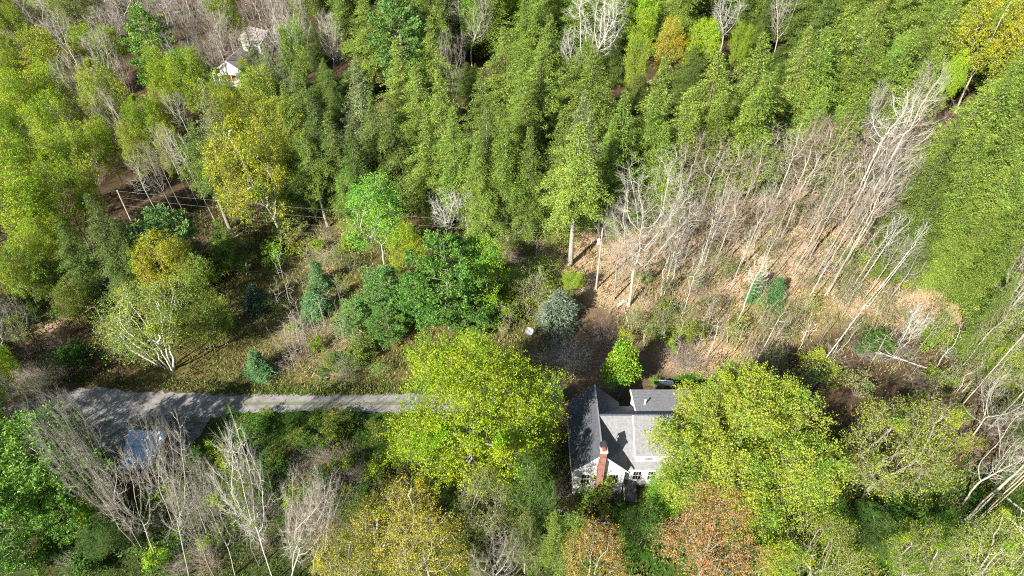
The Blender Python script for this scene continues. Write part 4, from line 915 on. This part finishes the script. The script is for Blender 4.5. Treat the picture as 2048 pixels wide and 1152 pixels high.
S('leafy', 'c', 1062, 985, 120, 16, 'green', label='tall dark green tree between the huge maple and the house front', short='dark tree by the house front', var=1)
S('leafy', 'c', 1015, 940, 90, 15, 'olive', label='olive tree tucked behind the tall dark tree near the house front', var=2)
for x, y, w_, c_ in [(2045, 330, 120, 'hem4'), (2070, 400, 120, 'hem2'), (2040, 470, 110, 'hem2'), (2080, 530, 110, 'hem4'), (2030, 560, 80, 'hem')]: S('hemlock', 't', x, y, w_, 17, c_)
for x, y in [(2000, 600), (2040, 680), (1975, 560), (2050, 850)]: S('leafy', 'c', x, y, 80, 8, 'olive')

S('bare', 'B', 290, 1112, 120, 790, None, (1, 0), label='large leaning bare tree with twin grey trunks in front of the shed', short='large leaning bare tree', bark='grey', var=1, rz=.3)
S('bare', 'B', 285, 1070, 100, 785, None, (3, 0), label='bare tree rising just beyond the twin trunked one in front of the shed', bark='grey', var=0)
S('bare', 'B', 316, 1125, 105, 880, None, (9, 0), label='bare tree with a straight pale trunk next to the twin trunked one', bark='pale', var=2)
S('bare', 'B', 378, 1150, 105, 810, None, (13, 0), label='tall straight bare tree between the shed and the grass slope', short='tall straight bare tree', bark='pale', var=2)
S('bare', 'B', 548, 1165, 105, 815, None, (5, 0), label='bare birch with a long pale trunk in front of the grass slope', short='long-trunked bare birch', bark='white', var=2)
S('bare', 'B', 585, 1160, 120, 930, None, (14, 2), bark='pale', var=0)
S('bare', 'B', 575, 1180, 110, 950, None, (20, 2), label='bare tree leaning over the grass slope toward the huge maple', bark='pale', var=2)
S('bare', 'B', 625, 1160, 100, 970, None, (14, 0), bark='warm', var=0)
S('bare', 'B', 330, 1010, 100, 800, None, (12, 0), bark='grey', var=0)
S('bare', 'B', 440, 1175, 100, 940, None, (4, 0), bark='grey', var=0)
S('bare', 'B', 215, 960, 90, 760, None, (1, 0), bark='grey', var=0)
# tall pale trunks at the edge beyond the wide budding maple
for x, y, ty, w_, l, b_ in [(1935, 722, 470, 90, 9, 'pale'), (1950, 700, 440, 70, 10, 'white'), (1990, 720, 430, 90, 9, 'grey'), (2030, 700, 400, 100, 8, 'pale'), (1960, 640, 470, 60, 9, 'warm'), (1915, 820, 560, 70, 9, 'pale'), (1930, 1046, 700, 90, 8, 'pale'), (1946, 1052, 720, 80, 9, 'warm'), (2045, 900, 620, 110, 7, 'grey'), (1975, 860, 640, 80, 8, 'pale'), (2010, 980, 720, 90, 7, 'warm')]:
    S('slender', 'B', x, y, w_, ty, None, (l, 2), bark=b_)
for x, y, ty, w_, b_ in [(1640, 545, 215, 90, 'pale'), (1655, 590, 260, 100, 'pale'), (1700, 470, 150, 110, 'pale'), (1690, 430, 170, 90, 'white'), (1600, 440, 230, 90, 'red'), (1740, 400, 180, 80, 'warm'), (1560, 440, 270, 90, 'red')]:
    S('slender', 'B', x, y, w_, ty, None, (7, 2), bark=b_)
# young leaf haze in and below the clearing
for k in range(48):
    x, y = rq.uniform(1260, 1900), rq.uniform(440, 700)
    S('whip', 'b', x, y, rq.uniform(30, 60), rq.uniform(4, 8), rq.choice(['pale', 'yg2', 'olive', 'pale']))
for k in range(20):
    x, y = rq.uniform(1850, 2060), rq.uniform(620, 860)
    S('whip', 'b', x, y, rq.uniform(45, 80), rq.uniform(5, 10), rq.choice(['pale', 'yg2', 'olive', 'yg']))
for k in range(30):
    x, y = rq.uniform(430, 780), rq.uniform(440, 770)
    if 560 < y and x < 560: continue
    S(rq.choice(['brush', 'shrub', 'whip', 'whip']), 'b', x, y, rq.uniform(35, 70), rq.uniform(1.8, 4.5), rq.choice(['yg2', 'olive', 'lime2', 'pale']))
for k in range(20): S('whip', 'b', rq.uniform(1000, 1110), rq.uniform(480, 640), rq.uniform(40, 70), rq.uniform(3.5, 7), rq.choice(['yg2', 'yg', 'pale', 'olive']))
for i_, (a_, k_) in enumerate(SPECS):
    if a_[0] == 'brush' and a_[6] is not None: SPECS[i_] = (a_[:6] + (None,), k_)

S('leafy', 'c', 448, 196, 75, 15, 'yg'); S('bare', 'c', 438, 120, 60, 14, None, bark='grey'); S('slender', 'b', 470, 200, 40, 17, None, bark='pale'); S('leafy', 'c', 1278, 215, 60, 14, 'olive')

S('leafy', 'c', 1425, 835, 180, 17, 'yg2', label='yellow-green tree leaning over the back corner of the roof beside the huge maple', var=1, rz=1.2)
S('leafy', 'c', 1520, 810, 170, 17, 'yg2', label='yellow-green tree filling the back side of the maple covering the roof', var=0)
for k in range(46):
    x, y = rq.uniform(60, 760), rq.uniform(850, 1150)
    if 180 < x < 400 and y < 930 or (y < 880 and x > 430): continue
    c_ = rq.choice([None, None, 'green', 'olive', 'olive', 'yg']); S('shrub' if c_ else 'brush', 'b', x, y, rq.uniform(40, 90), rq.uniform(2.0, 4.0), c_, bark='grey' if c_ is None else 'mid')
for k in range(14): S('shrub', 'b', rq.uniform(430, 760), rq.uniform(826, 850), rq.uniform(25, 50), rq.uniform(.8, 1.8), rq.choice(['green', 'olive']))
for x, y, ty, w_, l, b_ in [(420, 1080, 880, 90, 6, 'grey'), (470, 1150, 900, 100, 8, 'pale'), (520, 1130, 930, 90, 8, 'grey'), (650, 1100, 920, 100, 12, 'pale'), (600, 1120, 950, 90, 10, 'warm')]:
    S('bare', 'B', x, y, w_, ty, None, (l, 0), bark=b_)
for x, y, w_, h_ in [(430, 60, 70, 16), (505, 30, 60, 17), (480, 90, 50, 13), (540, 120, 50, 14), (395, 130, 60, 15), (360, 30, 80, 17), (300, 90, 60, 17), (425, 20, 80, 17), (545, 20, 70, 18), (250, 160, 70, 17), (200, 200, 70, 17)]: S('bare', 'c', x, y, w_, h_, None, bark=rq.choice(['grey', 'pale', 'warm']))
S('hemlock', 't', 560, 60, 60, 18, 'ghem'); S('hemlock', 't', 520, 108, 55, 12, 'hem2'); S('leafy', 'c', 492, 150, 45, 11, 'yg')

for x, y, w_, h_, c_ in [(1215, 172, 70, 14, 'hem'), (1255, 178, 70, 14, 'hem2'), (1555, 140, 70, 15, 'hem2'), (1430, 160, 70, 14, 'hem'), (1500, 150, 60, 14, 'hem4'), (645, 120, 60, 14, 'hem'), (660, 170, 60, 14, 'hem3'), (950, 130, 50, 12, 'hem2')]: S('hemlock', 't', x, y, w_, h_, c_, var=1)
S('pine', 't', 110, 1000, 110, 9, 'lpine', var=0)

S('bare', 'B', 55, 875, 110, 715, None, (0, 0), bark='grey', var=0, label='grey bare tree standing over the shaded end of the lane'); S('bare', 'B', 120, 870, 90, 735, None, (0, 0), bark='grey', var=2)
S('leafy', 'b', 5, 850, 90, 9, 'olive'); 
for k in range(12): S('brush', 'b', rq.uniform(-10, 130), rq.choice([rq.uniform(750, 795), rq.uniform(842, 880)]), rq.uniform(50, 90), rq.uniform(2, 3.6), None, bark=rq.choice(['grey', 'mid', 'warm']))
for k in range(16):
    x, y = rq.uniform(1290, 1800), rq.uniform(520, 650)
    S('slender', 'b', x, y, rq.uniform(40, 60), rq.uniform(12, 17), None, (1 + (x - 1250) * .02, 2), bark=rq.choice(['pale', 'white', 'pale', 'grey']))
# ------------------------------------------------------------------ trees
PAL = dict(
    yg=(.31, .43, .02), yg2=(.38, .45, .05), ygold=(.42, .43, .035), lime=(.23, .44, .06), lime2=(.28, .48, .035), gold=(.45, .41, .04), orange=(.52, .26, .09), rust=(.50, .34, .07), yel=(.38, .53, .025),
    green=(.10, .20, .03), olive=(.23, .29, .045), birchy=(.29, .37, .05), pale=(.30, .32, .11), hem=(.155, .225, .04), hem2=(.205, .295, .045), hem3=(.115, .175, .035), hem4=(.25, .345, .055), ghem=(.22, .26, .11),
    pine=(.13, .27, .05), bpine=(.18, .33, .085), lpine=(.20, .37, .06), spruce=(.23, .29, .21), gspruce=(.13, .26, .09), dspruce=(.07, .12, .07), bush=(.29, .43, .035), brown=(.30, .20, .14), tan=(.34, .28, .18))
BARK = dict(grey=(.33, .30, .26), pale=(.48, .44, .385), white=(.70, .67, .62), brown=(.20, .15, .11), warm=(.40, .32, .265), red=(.36, .27, .225), mid=(.28, .24, .20))
CNAME = dict(yg='yellow-green', yg2='yellow-green', lime='lime green', lime2='lime green', gold='golden', ygold='golden-green', birchy='yellow-green', orange='orange', rust='rust coloured', yel='bright yellow', green='green', olive='olive', pale='pale green',
             hem='dark green', hem2='mid green', hem3='dark green', hem4='light green', ghem='grey-green', pine='deep green', bpine='blue-green', lpine='bright green', spruce='blue-grey', gspruce='green', dspruce='dark', bush='bright green', brown='brown', tan='tan')
KIND = dict(maple=('maple_tree', 'tree', 'maple'), leafy=('leafy_tree', 'tree', 'leafy tree'), budding=('budding_tree', 'tree', 'budding tree'), bare=('bare_tree', 'tree', 'bare tree'), slender=('slender_tree', 'tree', 'slender bare tree'),
            birch=('birch_tree', 'tree', 'birch'), clumpbirch=('birch_tree', 'tree', 'birch clump'), snag=('dead_tree', 'tree', 'dead tree'), sapling=('sapling', 'sapling', 'bare sapling'), hemlock=('hemlock_tree', 'tree', 'hemlock'),
            trunky=('hemlock_tree', 'tree', 'hemlock'), pine=('pine_tree', 'tree', 'pine'), spruce=('spruce_tree', 'tree', 'young spruce'), bush=('round_bush', 'bush', 'bush'), shrub=('shrub', 'shrub', 'shrub'), brush=('bare_shrub', 'shrub', 'bare shrub'), whip=('young_tree', 'tree', 'thin young tree'))
rnd = random.Random(77); TREES = []; used_proto = set()
def plant(kind, xyz, W, H, leafc, barkc, lean=(0, 0), label=None, short=None, group=None, px=None, var=None, rz=None, jit=.06):
    ps = PROTO[kind]; i = rnd.randrange(len(ps)) if var is None else var; pr = ps[i]
    nm, cat_, noun = KIND[kind]
    root = empty(nm, tuple(xyz)); s_ = W / pr['W']; sz = H / pr['H']; root.scale = (s_, s_, sz)
    root.rotation_euler = (math.radians(lean[1]), math.radians(lean[0]), rnd.uniform(0, 6.28) if rz is None else rz)
    if lean != (0, 0):
        from mathutils import Matrix, Euler
        a = root.rotation_euler[2]; root.rotation_euler = (Matrix.Rotation(math.radians(lean[0]), 3, 'Y') @ Matrix.Rotation(-math.radians(lean[1]), 3, 'X') @ Matrix.Rotation(a, 3, 'Z')).to_euler()
    if kind in ('hemlock', 'trunky'): jit = .05
    j = [1 + rnd.uniform(-jit, jit) for _ in range(3)]; v = 1 + rnd.uniform(-.13, .13)
    t = link('trunk', pr['trunk'], root); c = link('crown' if pr['crown'].materials[0] != M['bark'] else 'branches', pr['crown'], root)
    bc = BARK[barkc]; t.color = (*[b_ * v for b_ in bc], 1)
    c.color = (*[a * b_ * v for a, b_ in zip(PAL[leafc], j)], 1) if leafc else (*[b_ * .88 for b_ in t.color[:3]], 1)
    TREES.append(dict(o=root, kind=kind, noun=noun, cat=cat_, leafc=leafc, barkc=barkc, H=H, W=W, label=label, short=short, group=group, px=px or proj((xyz[0], xyz[1], xyz[2] + H * .6)), xy=(xyz[0], xyz[1]), auto=label is None))
    return root
DEFB = dict(maple='mid', leafy='mid', budding='pale', bare='pale', slender='warm', birch='white', clumpbirch='white', snag='white', hemlock='brown', trunky='grey', pine='mid', spruce='brown', bush='mid', shrub='mid', brush='warm', sapling='pale', whip='pale')
def T(kind, mode, px, py, wpx, H, leafc=None, lean=(0, 0), label=None, short=None, bark=None, var=None, rz=None):
    "mode c: px, py is the middle of the crown; t: its top; b: the foot of the trunk"
    ps = PROTO[kind]; cf = ps[0]['cf']
    if mode == 'B':                              # H is the pixel row of the tree's top
        g = at(px, py); d = ray(px, H); H = CAMH + d[2] * g[1] / d[1] - g[2]; mode = 'b'
    if mode == 'b': g = at(px, py)
    elif mode == 't': g = at(px, py, H * .97)
    else: g = at(px, py, H * cf)
    g2 = np.array([g[0], g[1], float(terr(g[0], g[1]))]); zz = depth(np.array([g[0], g[1], g2[2] + H * cf]))
    if mode != 'b' and lean != (0, 0): g2[0] -= math.sin(math.radians(lean[0])) * H * cf; g2[1] -= math.sin(math.radians(lean[1])) * H * cf
    W = wpx * zz / FPX
    cx, cy = proj((g[0], g[1], g2[2] + H * cf))
    return plant(kind, g2, W, H, leafc, bark or DEFB[kind], lean, label, short, None, (cx, cy), var, rz)
# crowns that the photograph shows in front of the stand: no conifer may cover them
KEEP = [(1190, 60, 70, 60), (1275, 120, 25, 50), (1290, 45, 35, 35), (1340, 92, 40, 25), (1405, 90, 40, 20), (1440, 55, 40, 45), (1980, 82, 75, 50), (1782, 150, 28, 50), (1605, 155, 28, 55), (945, 80, 55, 60), (1840, 190, 40, 60), (790, 45, 55, 45),
        (1690, 130, 35, 50), (1570, 20, 35, 40), (590, 105, 30, 40), (1900, 165, 22, 20), (1480, 95, 25, 20), (1745, 225, 30, 40), (670, 80, 35, 40), (600, 20, 30, 30)]
def covers(px, py, wpx):
    for x, y, rx, ry in KEEP:
        if abs(px - x) < rx * .8 + wpx * .18 and y - ry * .9 < py < y + ry * .55: return True
        if abs(px - x) < rx * .8 + wpx * .18 and y - ry * .9 - 45 < py < y - ry * .5 and False: return True
    return False
SPECS = [a for a in SPECS if not (a[0][0] == 'hemlock' and a[0][3] < 260 and 'label' not in a[1] and covers(a[0][2], a[0][3], a[0][4]))]
for args in SPECS: T(*args[0], **args[1])
# the rest of the stand: same trees on a loose grid wherever none of the measured ones stands
CON = [(560, 120), (600, 40), (600, -310), (2200, -310), (2200, 470), (1960, 440), (1870, 320), (1640, 235), (1590, 290), (1400, 290), (1200, 330), (1000, 340), (680, 300), (600, 240)]
MIX = [(-150, 420), (-150, -310), (600, -310), (600, 20), (420, 60), (330, 110), (330, 330), (180, 420), (60, 520), (-60, 560)]
def inside(x, y, P):
    c = False; j = len(P) - 1
    for i in range(len(P)):
        if (P[i][1] > y) != (P[j][1] > y) and x < (P[j][0] - P[i][0]) * (y - P[i][1]) / (P[j][1] - P[i][1]) + P[i][0]: c = not c
        j = i
    return c
def free(x, y, r):
    for t in TREES:
        if t['kind'] in ('sapling', 'shrub', 'brush'): continue
        q = (t['xy'][0] - x) ** 2 + (t['xy'][1] - y) ** 2
        if q < (r + min(t['W'] * .27, 4)) ** 2: return False
    return True
# nothing may stand in front of the two far houses
def hides_house(px, py, wpx): return (415 - wpx * .5 < px < 500 + wpx * .5 and 60 < py < 330) or (485 < px < 560 and 30 < py < 200)
KEEPY = []
for k_ in KEEP:
    b_ = min(TREES, key=lambda t: (t['px'][0] - k_[0]) ** 2 + (t['px'][1] - k_[1]) ** 2 + (1e6 if t['kind'] in ('hemlock', 'trunky') else 0)); KEEPY.append((*k_, b_['xy'][1]))
def blocks(px, py, wpx, y): return any(abs(px - k_[0]) < k_[2] * .8 + wpx * .28 and y < k_[4] and py < k_[1] + k_[3] * .5 for k_ in KEEPY)
SP_ = 9.0
yy = 92.0
while yy < 240:
    xx = -190 + rnd.uniform(0, 6)
    while xx < 190:
        x, y = xx + rnd.uniform(-2.6, 2.6), yy + rnd.uniform(-2.6, 2.6); xx += SP_ * (1 + .0015 * yy)
        z = float(terr(x, y)); H = rnd.uniform(19, 28); px, py = proj((x, y, z + H * .95)); wpx = FPX * 10 / depth((x, y, z + H / 2))
        if not (-110 < px < 2150 and -300 < py < 520): continue
        if not free(x, y, 3.2): continue
        if inside(px, py, CON):
            if hides_house(px, py, 40) or covers(px, py, wpx) or blocks(px, py, wpx, y): continue
            if any(abs(px - k_[0]) < k_[2] and k_[1] + k_[3] * .5 < py < k_[1] + k_[3] + 25 for k_ in KEEP) and rnd.random() < .15: continue
            if px > 1830 and py > 190 and rnd.random() < .3: continue
            rx = px / 2048
            c_ = rnd.choice(['hem', 'hem2', 'hem', 'ghem'] if rx < .5 else ['hem2', 'hem4', 'hem2', 'hem4', 'hem'])
            plant('hemlock', (x, y, z), rnd.uniform(10, 13.5), H * 1.05, c_, 'brown', px=(px, py))
        elif inside(px, py, MIX):
            H *= .78; px, py = proj((x, y, z + H * .62))
            if hides_house(px, py, 50) or (240 < px < 310 and py < 150): continue
            k = rnd.choice(['leafy', 'leafy', 'bare', 'bare', 'budding'])
            if px > 300 and py < 150: k = 'bare'
            plant(k, (x, y, z), rnd.uniform(10, 14), H, None if k == 'bare' else rnd.choice(['yg', 'olive', 'yg2']), DEFB[k], px=(px, py))
    yy += SP_ * .95
# understorey among the far leafy trees
for k in range(70):
    px, py = rnd.uniform(-20, 620), rnd.uniform(-20, 430)
    if not inside(px, py, MIX) or hides_house(px, py, 20) and rnd.random() < .7: continue
    g = at(px, py); c_ = rnd.choice(['olive', 'yg', None, None, 'pale']); plant('whip' if c_ else 'brush', g, rnd.uniform(5, 8), rnd.uniform(4, 7), c_, 'warm' if c_ is None else 'pale')
# young hemlocks where the ground would show between the big ones
yy = 95.0
while yy < 200:
    xx = -60 + rnd.uniform(0, 5)
    while xx < 165:
        x, y = xx + rnd.uniform(-1.5, 1.5), yy + rnd.uniform(-1.5, 1.5); xx += 6.5; z = float(terr(x, y)); px, py = proj((x, y, z + 8))
        if not (0 < px < 2048 and 0 < py < 420) or not inside(px, py, CON) or not free(x, y, 1.6) or hides_house(px, py, 40) or blocks(px, py, 40, y): continue
        hid = False
        for t in TREES:
            if t['kind'] not in ('hemlock', 'trunky', 'leafy', 'pine') or t['xy'][1] >= y: continue
            zt = float(terr(*t['xy'])); a_ = proj((*t['xy'], zt + t['H'] * .95)); b_ = proj((*t['xy'], zt + 2)); w_ = FPX * t['W'] / depth((*t['xy'], zt + t['H'] / 2))
            if abs(a_[0] - px) < w_ * .42 and a_[1] + 25 < py < b_[1] + 10: hid = True; break
        if hid: continue
        plant('hemlock', (x, y, z), rnd.uniform(6.5, 9), rnd.uniform(8, 13), rnd.choice(['hem', 'hem2', 'hem3']), 'brown')
    yy += 6.5
# the wood goes on just outside the picture
ring = [(x_ + rnd.uniform(-3, 3), y_ + rnd.uniform(-3, 3)) for y_ in (3, 12, 20) for x_ in range(-58, 62, 10)]
for y_ in range(38, 215, 10):
    e_ = 1024 / FPX * (y_ * CP + CAMH * SP)
    for s_ in (-1, 1): ring += [(s_ * (e_ + 9 + rnd.uniform(-2, 2)), y_ + rnd.uniform(-3, 3)), (s_ * (e_ + 19 + rnd.uniform(-2, 2)), y_ + rnd.uniform(-3, 3))]
for x, y in ring:
    q_ = proj((x, y, 22.0))
    if y > 95 and blocks(q_[0], q_[1], 70, y): continue
    k = 'hemlock' if y > 95 and x > 0 else rnd.choice(['leafy', 'leafy', 'budding', 'bare']); g = (x, y, float(terr(x, y))); H = rnd.uniform(20, 26) if k == 'hemlock' else (rnd.uniform(10, 13) if y < 30 else rnd.uniform(12, 17))
    plant(k, g, rnd.uniform(9, 13), H, {'hemlock': 'hem2', 'bare': None}.get(k, rnd.choice(['yg', 'yg2', 'olive'])), DEFB[k])
# thin bare saplings of the clearing, the meadow and the lane side
SAPZ = [([(1190, 560), (1260, 420), (1400, 400), (1640, 420), (1760, 480), (1700, 640), (1600, 720), (1480, 760), (1340, 740)], 140, 'thin bare sapling standing in the pale leaf litter of the clearing', 'saplings in the leafy clearing', ['pale', 'warm', 'grey']),
        ([(560, 560), (680, 540), (700, 700), (560, 760)], 26, 'thin pale sapling standing in the dry grass of the meadow', 'saplings in the meadow', ['pale', 'pale', 'grey']),
        ([(1000, 540), (1090, 540), (1080, 680), (1000, 690)], 12, 'thin sapling standing in the brush around the satellite dish', 'saplings around the satellite dish', ['pale', 'grey', 'warm']),
        ([(1700, 700), (1950, 660), (1950, 800), (1700, 740)], 16, 'thin sapling standing in the olive thicket below the clearing', 'saplings below the clearing', ['pale', 'grey', 'warm'])]
for poly, n_, lab, grp, bk in SAPZ:
    k = 0
    xs = [p_[0] for p_ in poly]; ys = [p_[1] for p_ in poly]
    while k < n_:
        px, py = rnd.uniform(min(xs), max(xs)), rnd.uniform(min(ys), max(ys))
        if not inside(px, py, poly): continue
        g = at(px, py); H = rnd.uniform(4.5, 9.5); k += 1
        plant('sapling', g, rnd.uniform(1.8, 2.9), H, None, rnd.choice(bk), (rnd.uniform(2, 9) if px > 1150 else rnd.uniform(-3, 3), rnd.uniform(-1, 3)), lab, None, grp)
# dead wood on the ground
def log(a, b_, r, label, br=3, name='fallen_log', z=0.0):
    A, B = at(*a), at(*b_); A[2] += r; B[2] += r + z; rs = np.random.RandomState(int(a[0])); mb = MB(); P = [A + (B - A) * t + rs.normal(size=3) * .06 for t in np.linspace(0, 1, 7)]
    mb.tube(P, list(np.linspace(r, r * .55, 7)), 9)
    for i in range(br):
        t = rs.uniform(.4, .95); p_ = A + (B - A) * t; d = unit((B - A) + rs.normal(size=3) * 2.2 * np.array([1, 1, .4]) + np.array([0, 0, .6])); mb.tube([p_, p_ + d * rs.uniform(.8, 2), p_ + d * 2.6 + rs.normal(size=3) * .3], [r * .4, r * .25, .01], 5)
    o = mb.build(name, M['bark']); o.color = (.62, .58, .52, 1); tag(o, label, 'log')
log((1236, 612), (1254, 603), .28, 'short thick pale log at the foot of the largest bare tree', 0)
log((1250, 618), (1262, 680), .09, 'thin pale fallen branch below the largest bare tree', 4, 'fallen_branch')
log((1960, 1000), (2050, 1062), .16, 'long pale fallen trunk crossing the brush in the bottom corner', 4)
log((2000, 985), (2060, 1035), .13, 'second pale fallen trunk close behind the long one', 3)
log((1870, 742), (1752, 722), .12, 'pale fallen top with splayed branches beside the white forked snag', 8, z=1.6)
log((462, 470), (500, 452), .14, 'fallen pale log at the foot of the thick trunked hemlock', 3)
log((450, 480), (492, 468), .12, 'second fallen pale log nearer the meadow than the first', 3)
log((1310, 395), (1500, 300), .10, 'long thin fallen stem leaning in the brush behind the clearing', 4, z=2)

# low growth nobody could count
def scatter(name, poly, n_, cols, hmin, hmax, wid, seed, label, up=.9, thin=1.0, mat=None):
    rs = np.random.RandomState(seed); P2 = np.array([at(a, b_)[:2] for a, b_ in poly]); lo, hi = P2.min(0), P2.max(0); PP = []
    cl = rs.uniform(lo, hi, size=(int(60 + n_ / 90), 2)); 
    pts = np.concatenate([rs.uniform(lo, hi, size=(n_, 2)), cl[rs.randint(0, len(cl), n_ * 2)] + rs.normal(size=(n_ * 2, 2)) * .8])
    ins = np.zeros(len(pts), bool); j = len(P2) - 1
    for i in range(len(P2)):
        c = ((P2[i, 1] > pts[:, 1]) != (P2[j, 1] > pts[:, 1])) & (pts[:, 0] < (P2[j, 0] - P2[i, 0]) * (pts[:, 1] - P2[i, 1]) / (P2[j, 1] - P2[i, 1] + 1e-12) + P2[i, 0]); ins ^= c; j = i
    pts = pts[ins]; rs.shuffle(pts); pts = pts[:n_]; m_ = len(pts)
    z = terr(pts[:, 0], pts[:, 1]); P = np.column_stack([pts, z + rs.uniform(-.05, .15, m_)])
    D = unit(rs.normal(size=(m_, 3)) * np.array([1, 1, .3]) * (1 - up) * 2 + np.array([0, 0, up])); L = rs.uniform(hmin, hmax, m_)
    v, f = kites(P, D, L, rs.uniform(.6, 1.2, m_) * wid * thin, orth(rs, m_) * np.array([1, 1, .3]))
    me = mesh_np(name, v, f, None, False, mat or M['low'])
    cc = np.array(cols)[rs.randint(0, len(cols), m_)] * rs.uniform(.6, 1.35, (m_, 1)); ca = me.color_attributes.new('tint', 'FLOAT_COLOR', 'POINT')
    ca.data.foreach_set('color', np.repeat(np.concatenate([cc, np.ones((m_, 1))], 1), 4, 0).astype(np.float32).ravel())
    tag(link(name, me), label, 'ground cover', kind='stuff')
lm, n, p, out = new_mat('low_growth'); a_ = n.nodes.new('ShaderNodeAttribute'); a_.attribute_name = 'tint'; n.links.new(a_.outputs['Color'], p.inputs['Base Color']); p.inputs['Roughness'].default_value = .7; p.inputs['Specular IOR Level'].default_value = .2
M['low'] = lm
GR, TN, BR, YG = (.06, .17, .015), (.36, .28, .17), (.20, .13, .08), (.17, .22, .03)
scatter('meadow_grass', [(440, 420), (760, 430), (1080, 520), (1100, 700), (780, 790), (440, 790), (400, 600)], 52000, [TN, YG, YG, BR, (.12, .16, .03), TN], .2, .8, .09, 1, 'dry and green grass of the meadow above the lane')
scatter('lawn_grass', [(120, 850), (470, 822), (760, 822), (1130, 830), (1140, 1180), (60, 1180)], 42000, [GR, GR, (.09, .2, .02), YG, BR], .15, .45, .1, 2, 'fresh green grass on the slope below the lane')
scatter('clearing_undergrowth', [(1040, 430), (1200, 400), (1700, 400), (1860, 420), (1980, 640), (1900, 760), (1500, 770), (1340, 750), (1180, 600)], 26000, [YG, (.2, .24, .05), BR, TN, (.3, .2, .12)], .2, 1.0, .12, 3, 'sparse low seedlings and dead stems over the leaf litter')
scatter('lane_verge', [(0, 740), (470, 768), (780, 770), (1100, 740), (1100, 760), (780, 793), (470, 795), (200, 772), (0, 760)], 9000, [GR, YG, TN, (.14, .17, .03)], .15, .5, .1, 4, 'grass along the upper edge of the gravel lane')
scatter('wood_edge_plants', [(1130, 960), (2150, 700), (2300, 1180), (2300, 1500), (-300, 1500), (-100, 1180), (1130, 1180)], 60000, [GR, (.09, .16, .03), YG, BR, BR], .2, .8, .16, 5, 'low green plants under the trees around the house')
scatter('forest_floor_plants', [(-40, 500), (440, 380), (600, 420), (440, 600), (430, 780), (-40, 760)], 30000, [(.08, .12, .03), BR, (.2, .11, .06), GR], .2, .7, .14, 6, 'low plants and dead leaves under the trees beside the meadow')
scatter('fallen_leaves', LITTER_PX, 60000, [(.55, .40, .27), (.42, .28, .17), (.6, .46, .32), (.28, .18, .11), (.5, .42, .22)], .1, .25, .16, 7, 'pale fallen leaves covering the clearing', up=.15)
scatter('fallen_sticks', LITTER_PX, 2600, [(.5, .45, .38), (.3, .25, .2), (.6, .55, .48)], .6, 2.2, .05, 17, 'fallen sticks and dead stems lying in the clearing', up=.2)
scatter('fallen_sticks', [(430, 470), (760, 440), (780, 760), (500, 760)], 1500, [(.5, .45, .36), (.55, .48, .34)], .5, 1.6, .05, 18, 'dead stalks standing and lying in the meadow', up=.5)
lv = [(.06, .2, .015), (.05, .16, .02)]
scatter('daylily_leaves', [(1345, 765), (1375, 752), (1392, 765), (1372, 790), (1348, 790)], 700, lv, .5, .9, .07, 9, 'long arching green leaves of plants behind the house')

# ------------------------------------------------------------------ labels that single out the trees without one of their own
LAND = [(t['short'], t['px']) for t in TREES if t['short']] + [('satellite dish', (1054, 661)), ('shed', (285, 900)), ('propane tank', (1330, 762)), ('utility pole', (1195, 500)), ('far porch house', (460, 130)), ('farther white house', (522, 76)), ('brick chimney', (1210, 930))]
seen = {t['label'] for t in TREES if t['label']}
SIZE = lambda t: 'tall ' if t['H'] > 24 else ('small ' if t['H'] < 9 else '')
for t in sorted([t for t in TREES if t['auto']], key=lambda t: t['px'][1], reverse=True):
    x, y = t['px']; base = t['noun'] if t['noun'] != 'slender bare tree' else 'slender bare tree'
    col = CNAME[t['leafc']] if t['leafc'] else {'pale': 'pale', 'white': 'whitish', 'grey': 'grey', 'warm': 'pinkish-grey', 'red': 'reddish', 'mid': 'dark'}[t['barkc']]
    head = SIZE(t) + col + ' ' + base
    near = sorted(LAND, key=lambda l: (l[1][0] - x) ** 2 + ((l[1][1] - y) * 1.3) ** 2)[:9]; cand = []
    for i, (s_, p_) in enumerate(near):
        dx, dy = x - p_[0], y - p_[1]; far_ = math.hypot(dx, dy)
        rel = ('right behind' if far_ < 70 else 'behind') if dy < -abs(dx) else (('just in front of' if far_ < 70 else 'in front of') if dy > abs(dx) else ('beside' if far_ < 110 else 'well off to the side of'))
        cand.append((far_, f'{head} {rel} the {s_}'))
        for s2, p2 in near[i + 1:]:
            ex, ey = x - p2[0], y - p2[1]; d2 = math.hypot(ex, ey)
            if (dx * ex + dy * ey) / (far_ * d2 + 1e-6) < -.6: cand.append(((far_ + d2) * .55, f'{head} between the {s_} and the {p2 and s2}'))
    cand.sort(); lab = next((c for _, c in cand if c not in seen and len(c.replace('-', ' ').split()) <= 16), None)
    if lab is None:
        for s_, p_ in near:
            for s2, p2 in near:
                q = f"{head} {'behind' if y < p_[1] else 'in front of'} the {s_}, {'toward' } the {s2}"
                if s_ != s2 and q not in seen and len(q.split()) <= 16: lab = q; break
            if lab: break
    t['label'] = lab or head + ' in the crowded stand'; seen.add(t['label'])
GRP = dict(maple='big maples around the house', leafy='leafy trees of the wood', budding='budding trees of the wood', bare='bare trees of the wood', slender='slender bare trees', birch='white birches', clumpbirch='birch clumps', snag='standing dead trees', whip='thin young trees', hemlock='hemlocks of the stand',
           trunky='hemlocks of the stand', pine='pines', spruce='young spruces', bush='bushes', shrub='leafy shrubs', brush='twiggy shrubs')
for t in TREES: tag(t['o'], t['label'], t['cat'], t['group'] or GRP[t['kind']])
print('trees', len(TREES))
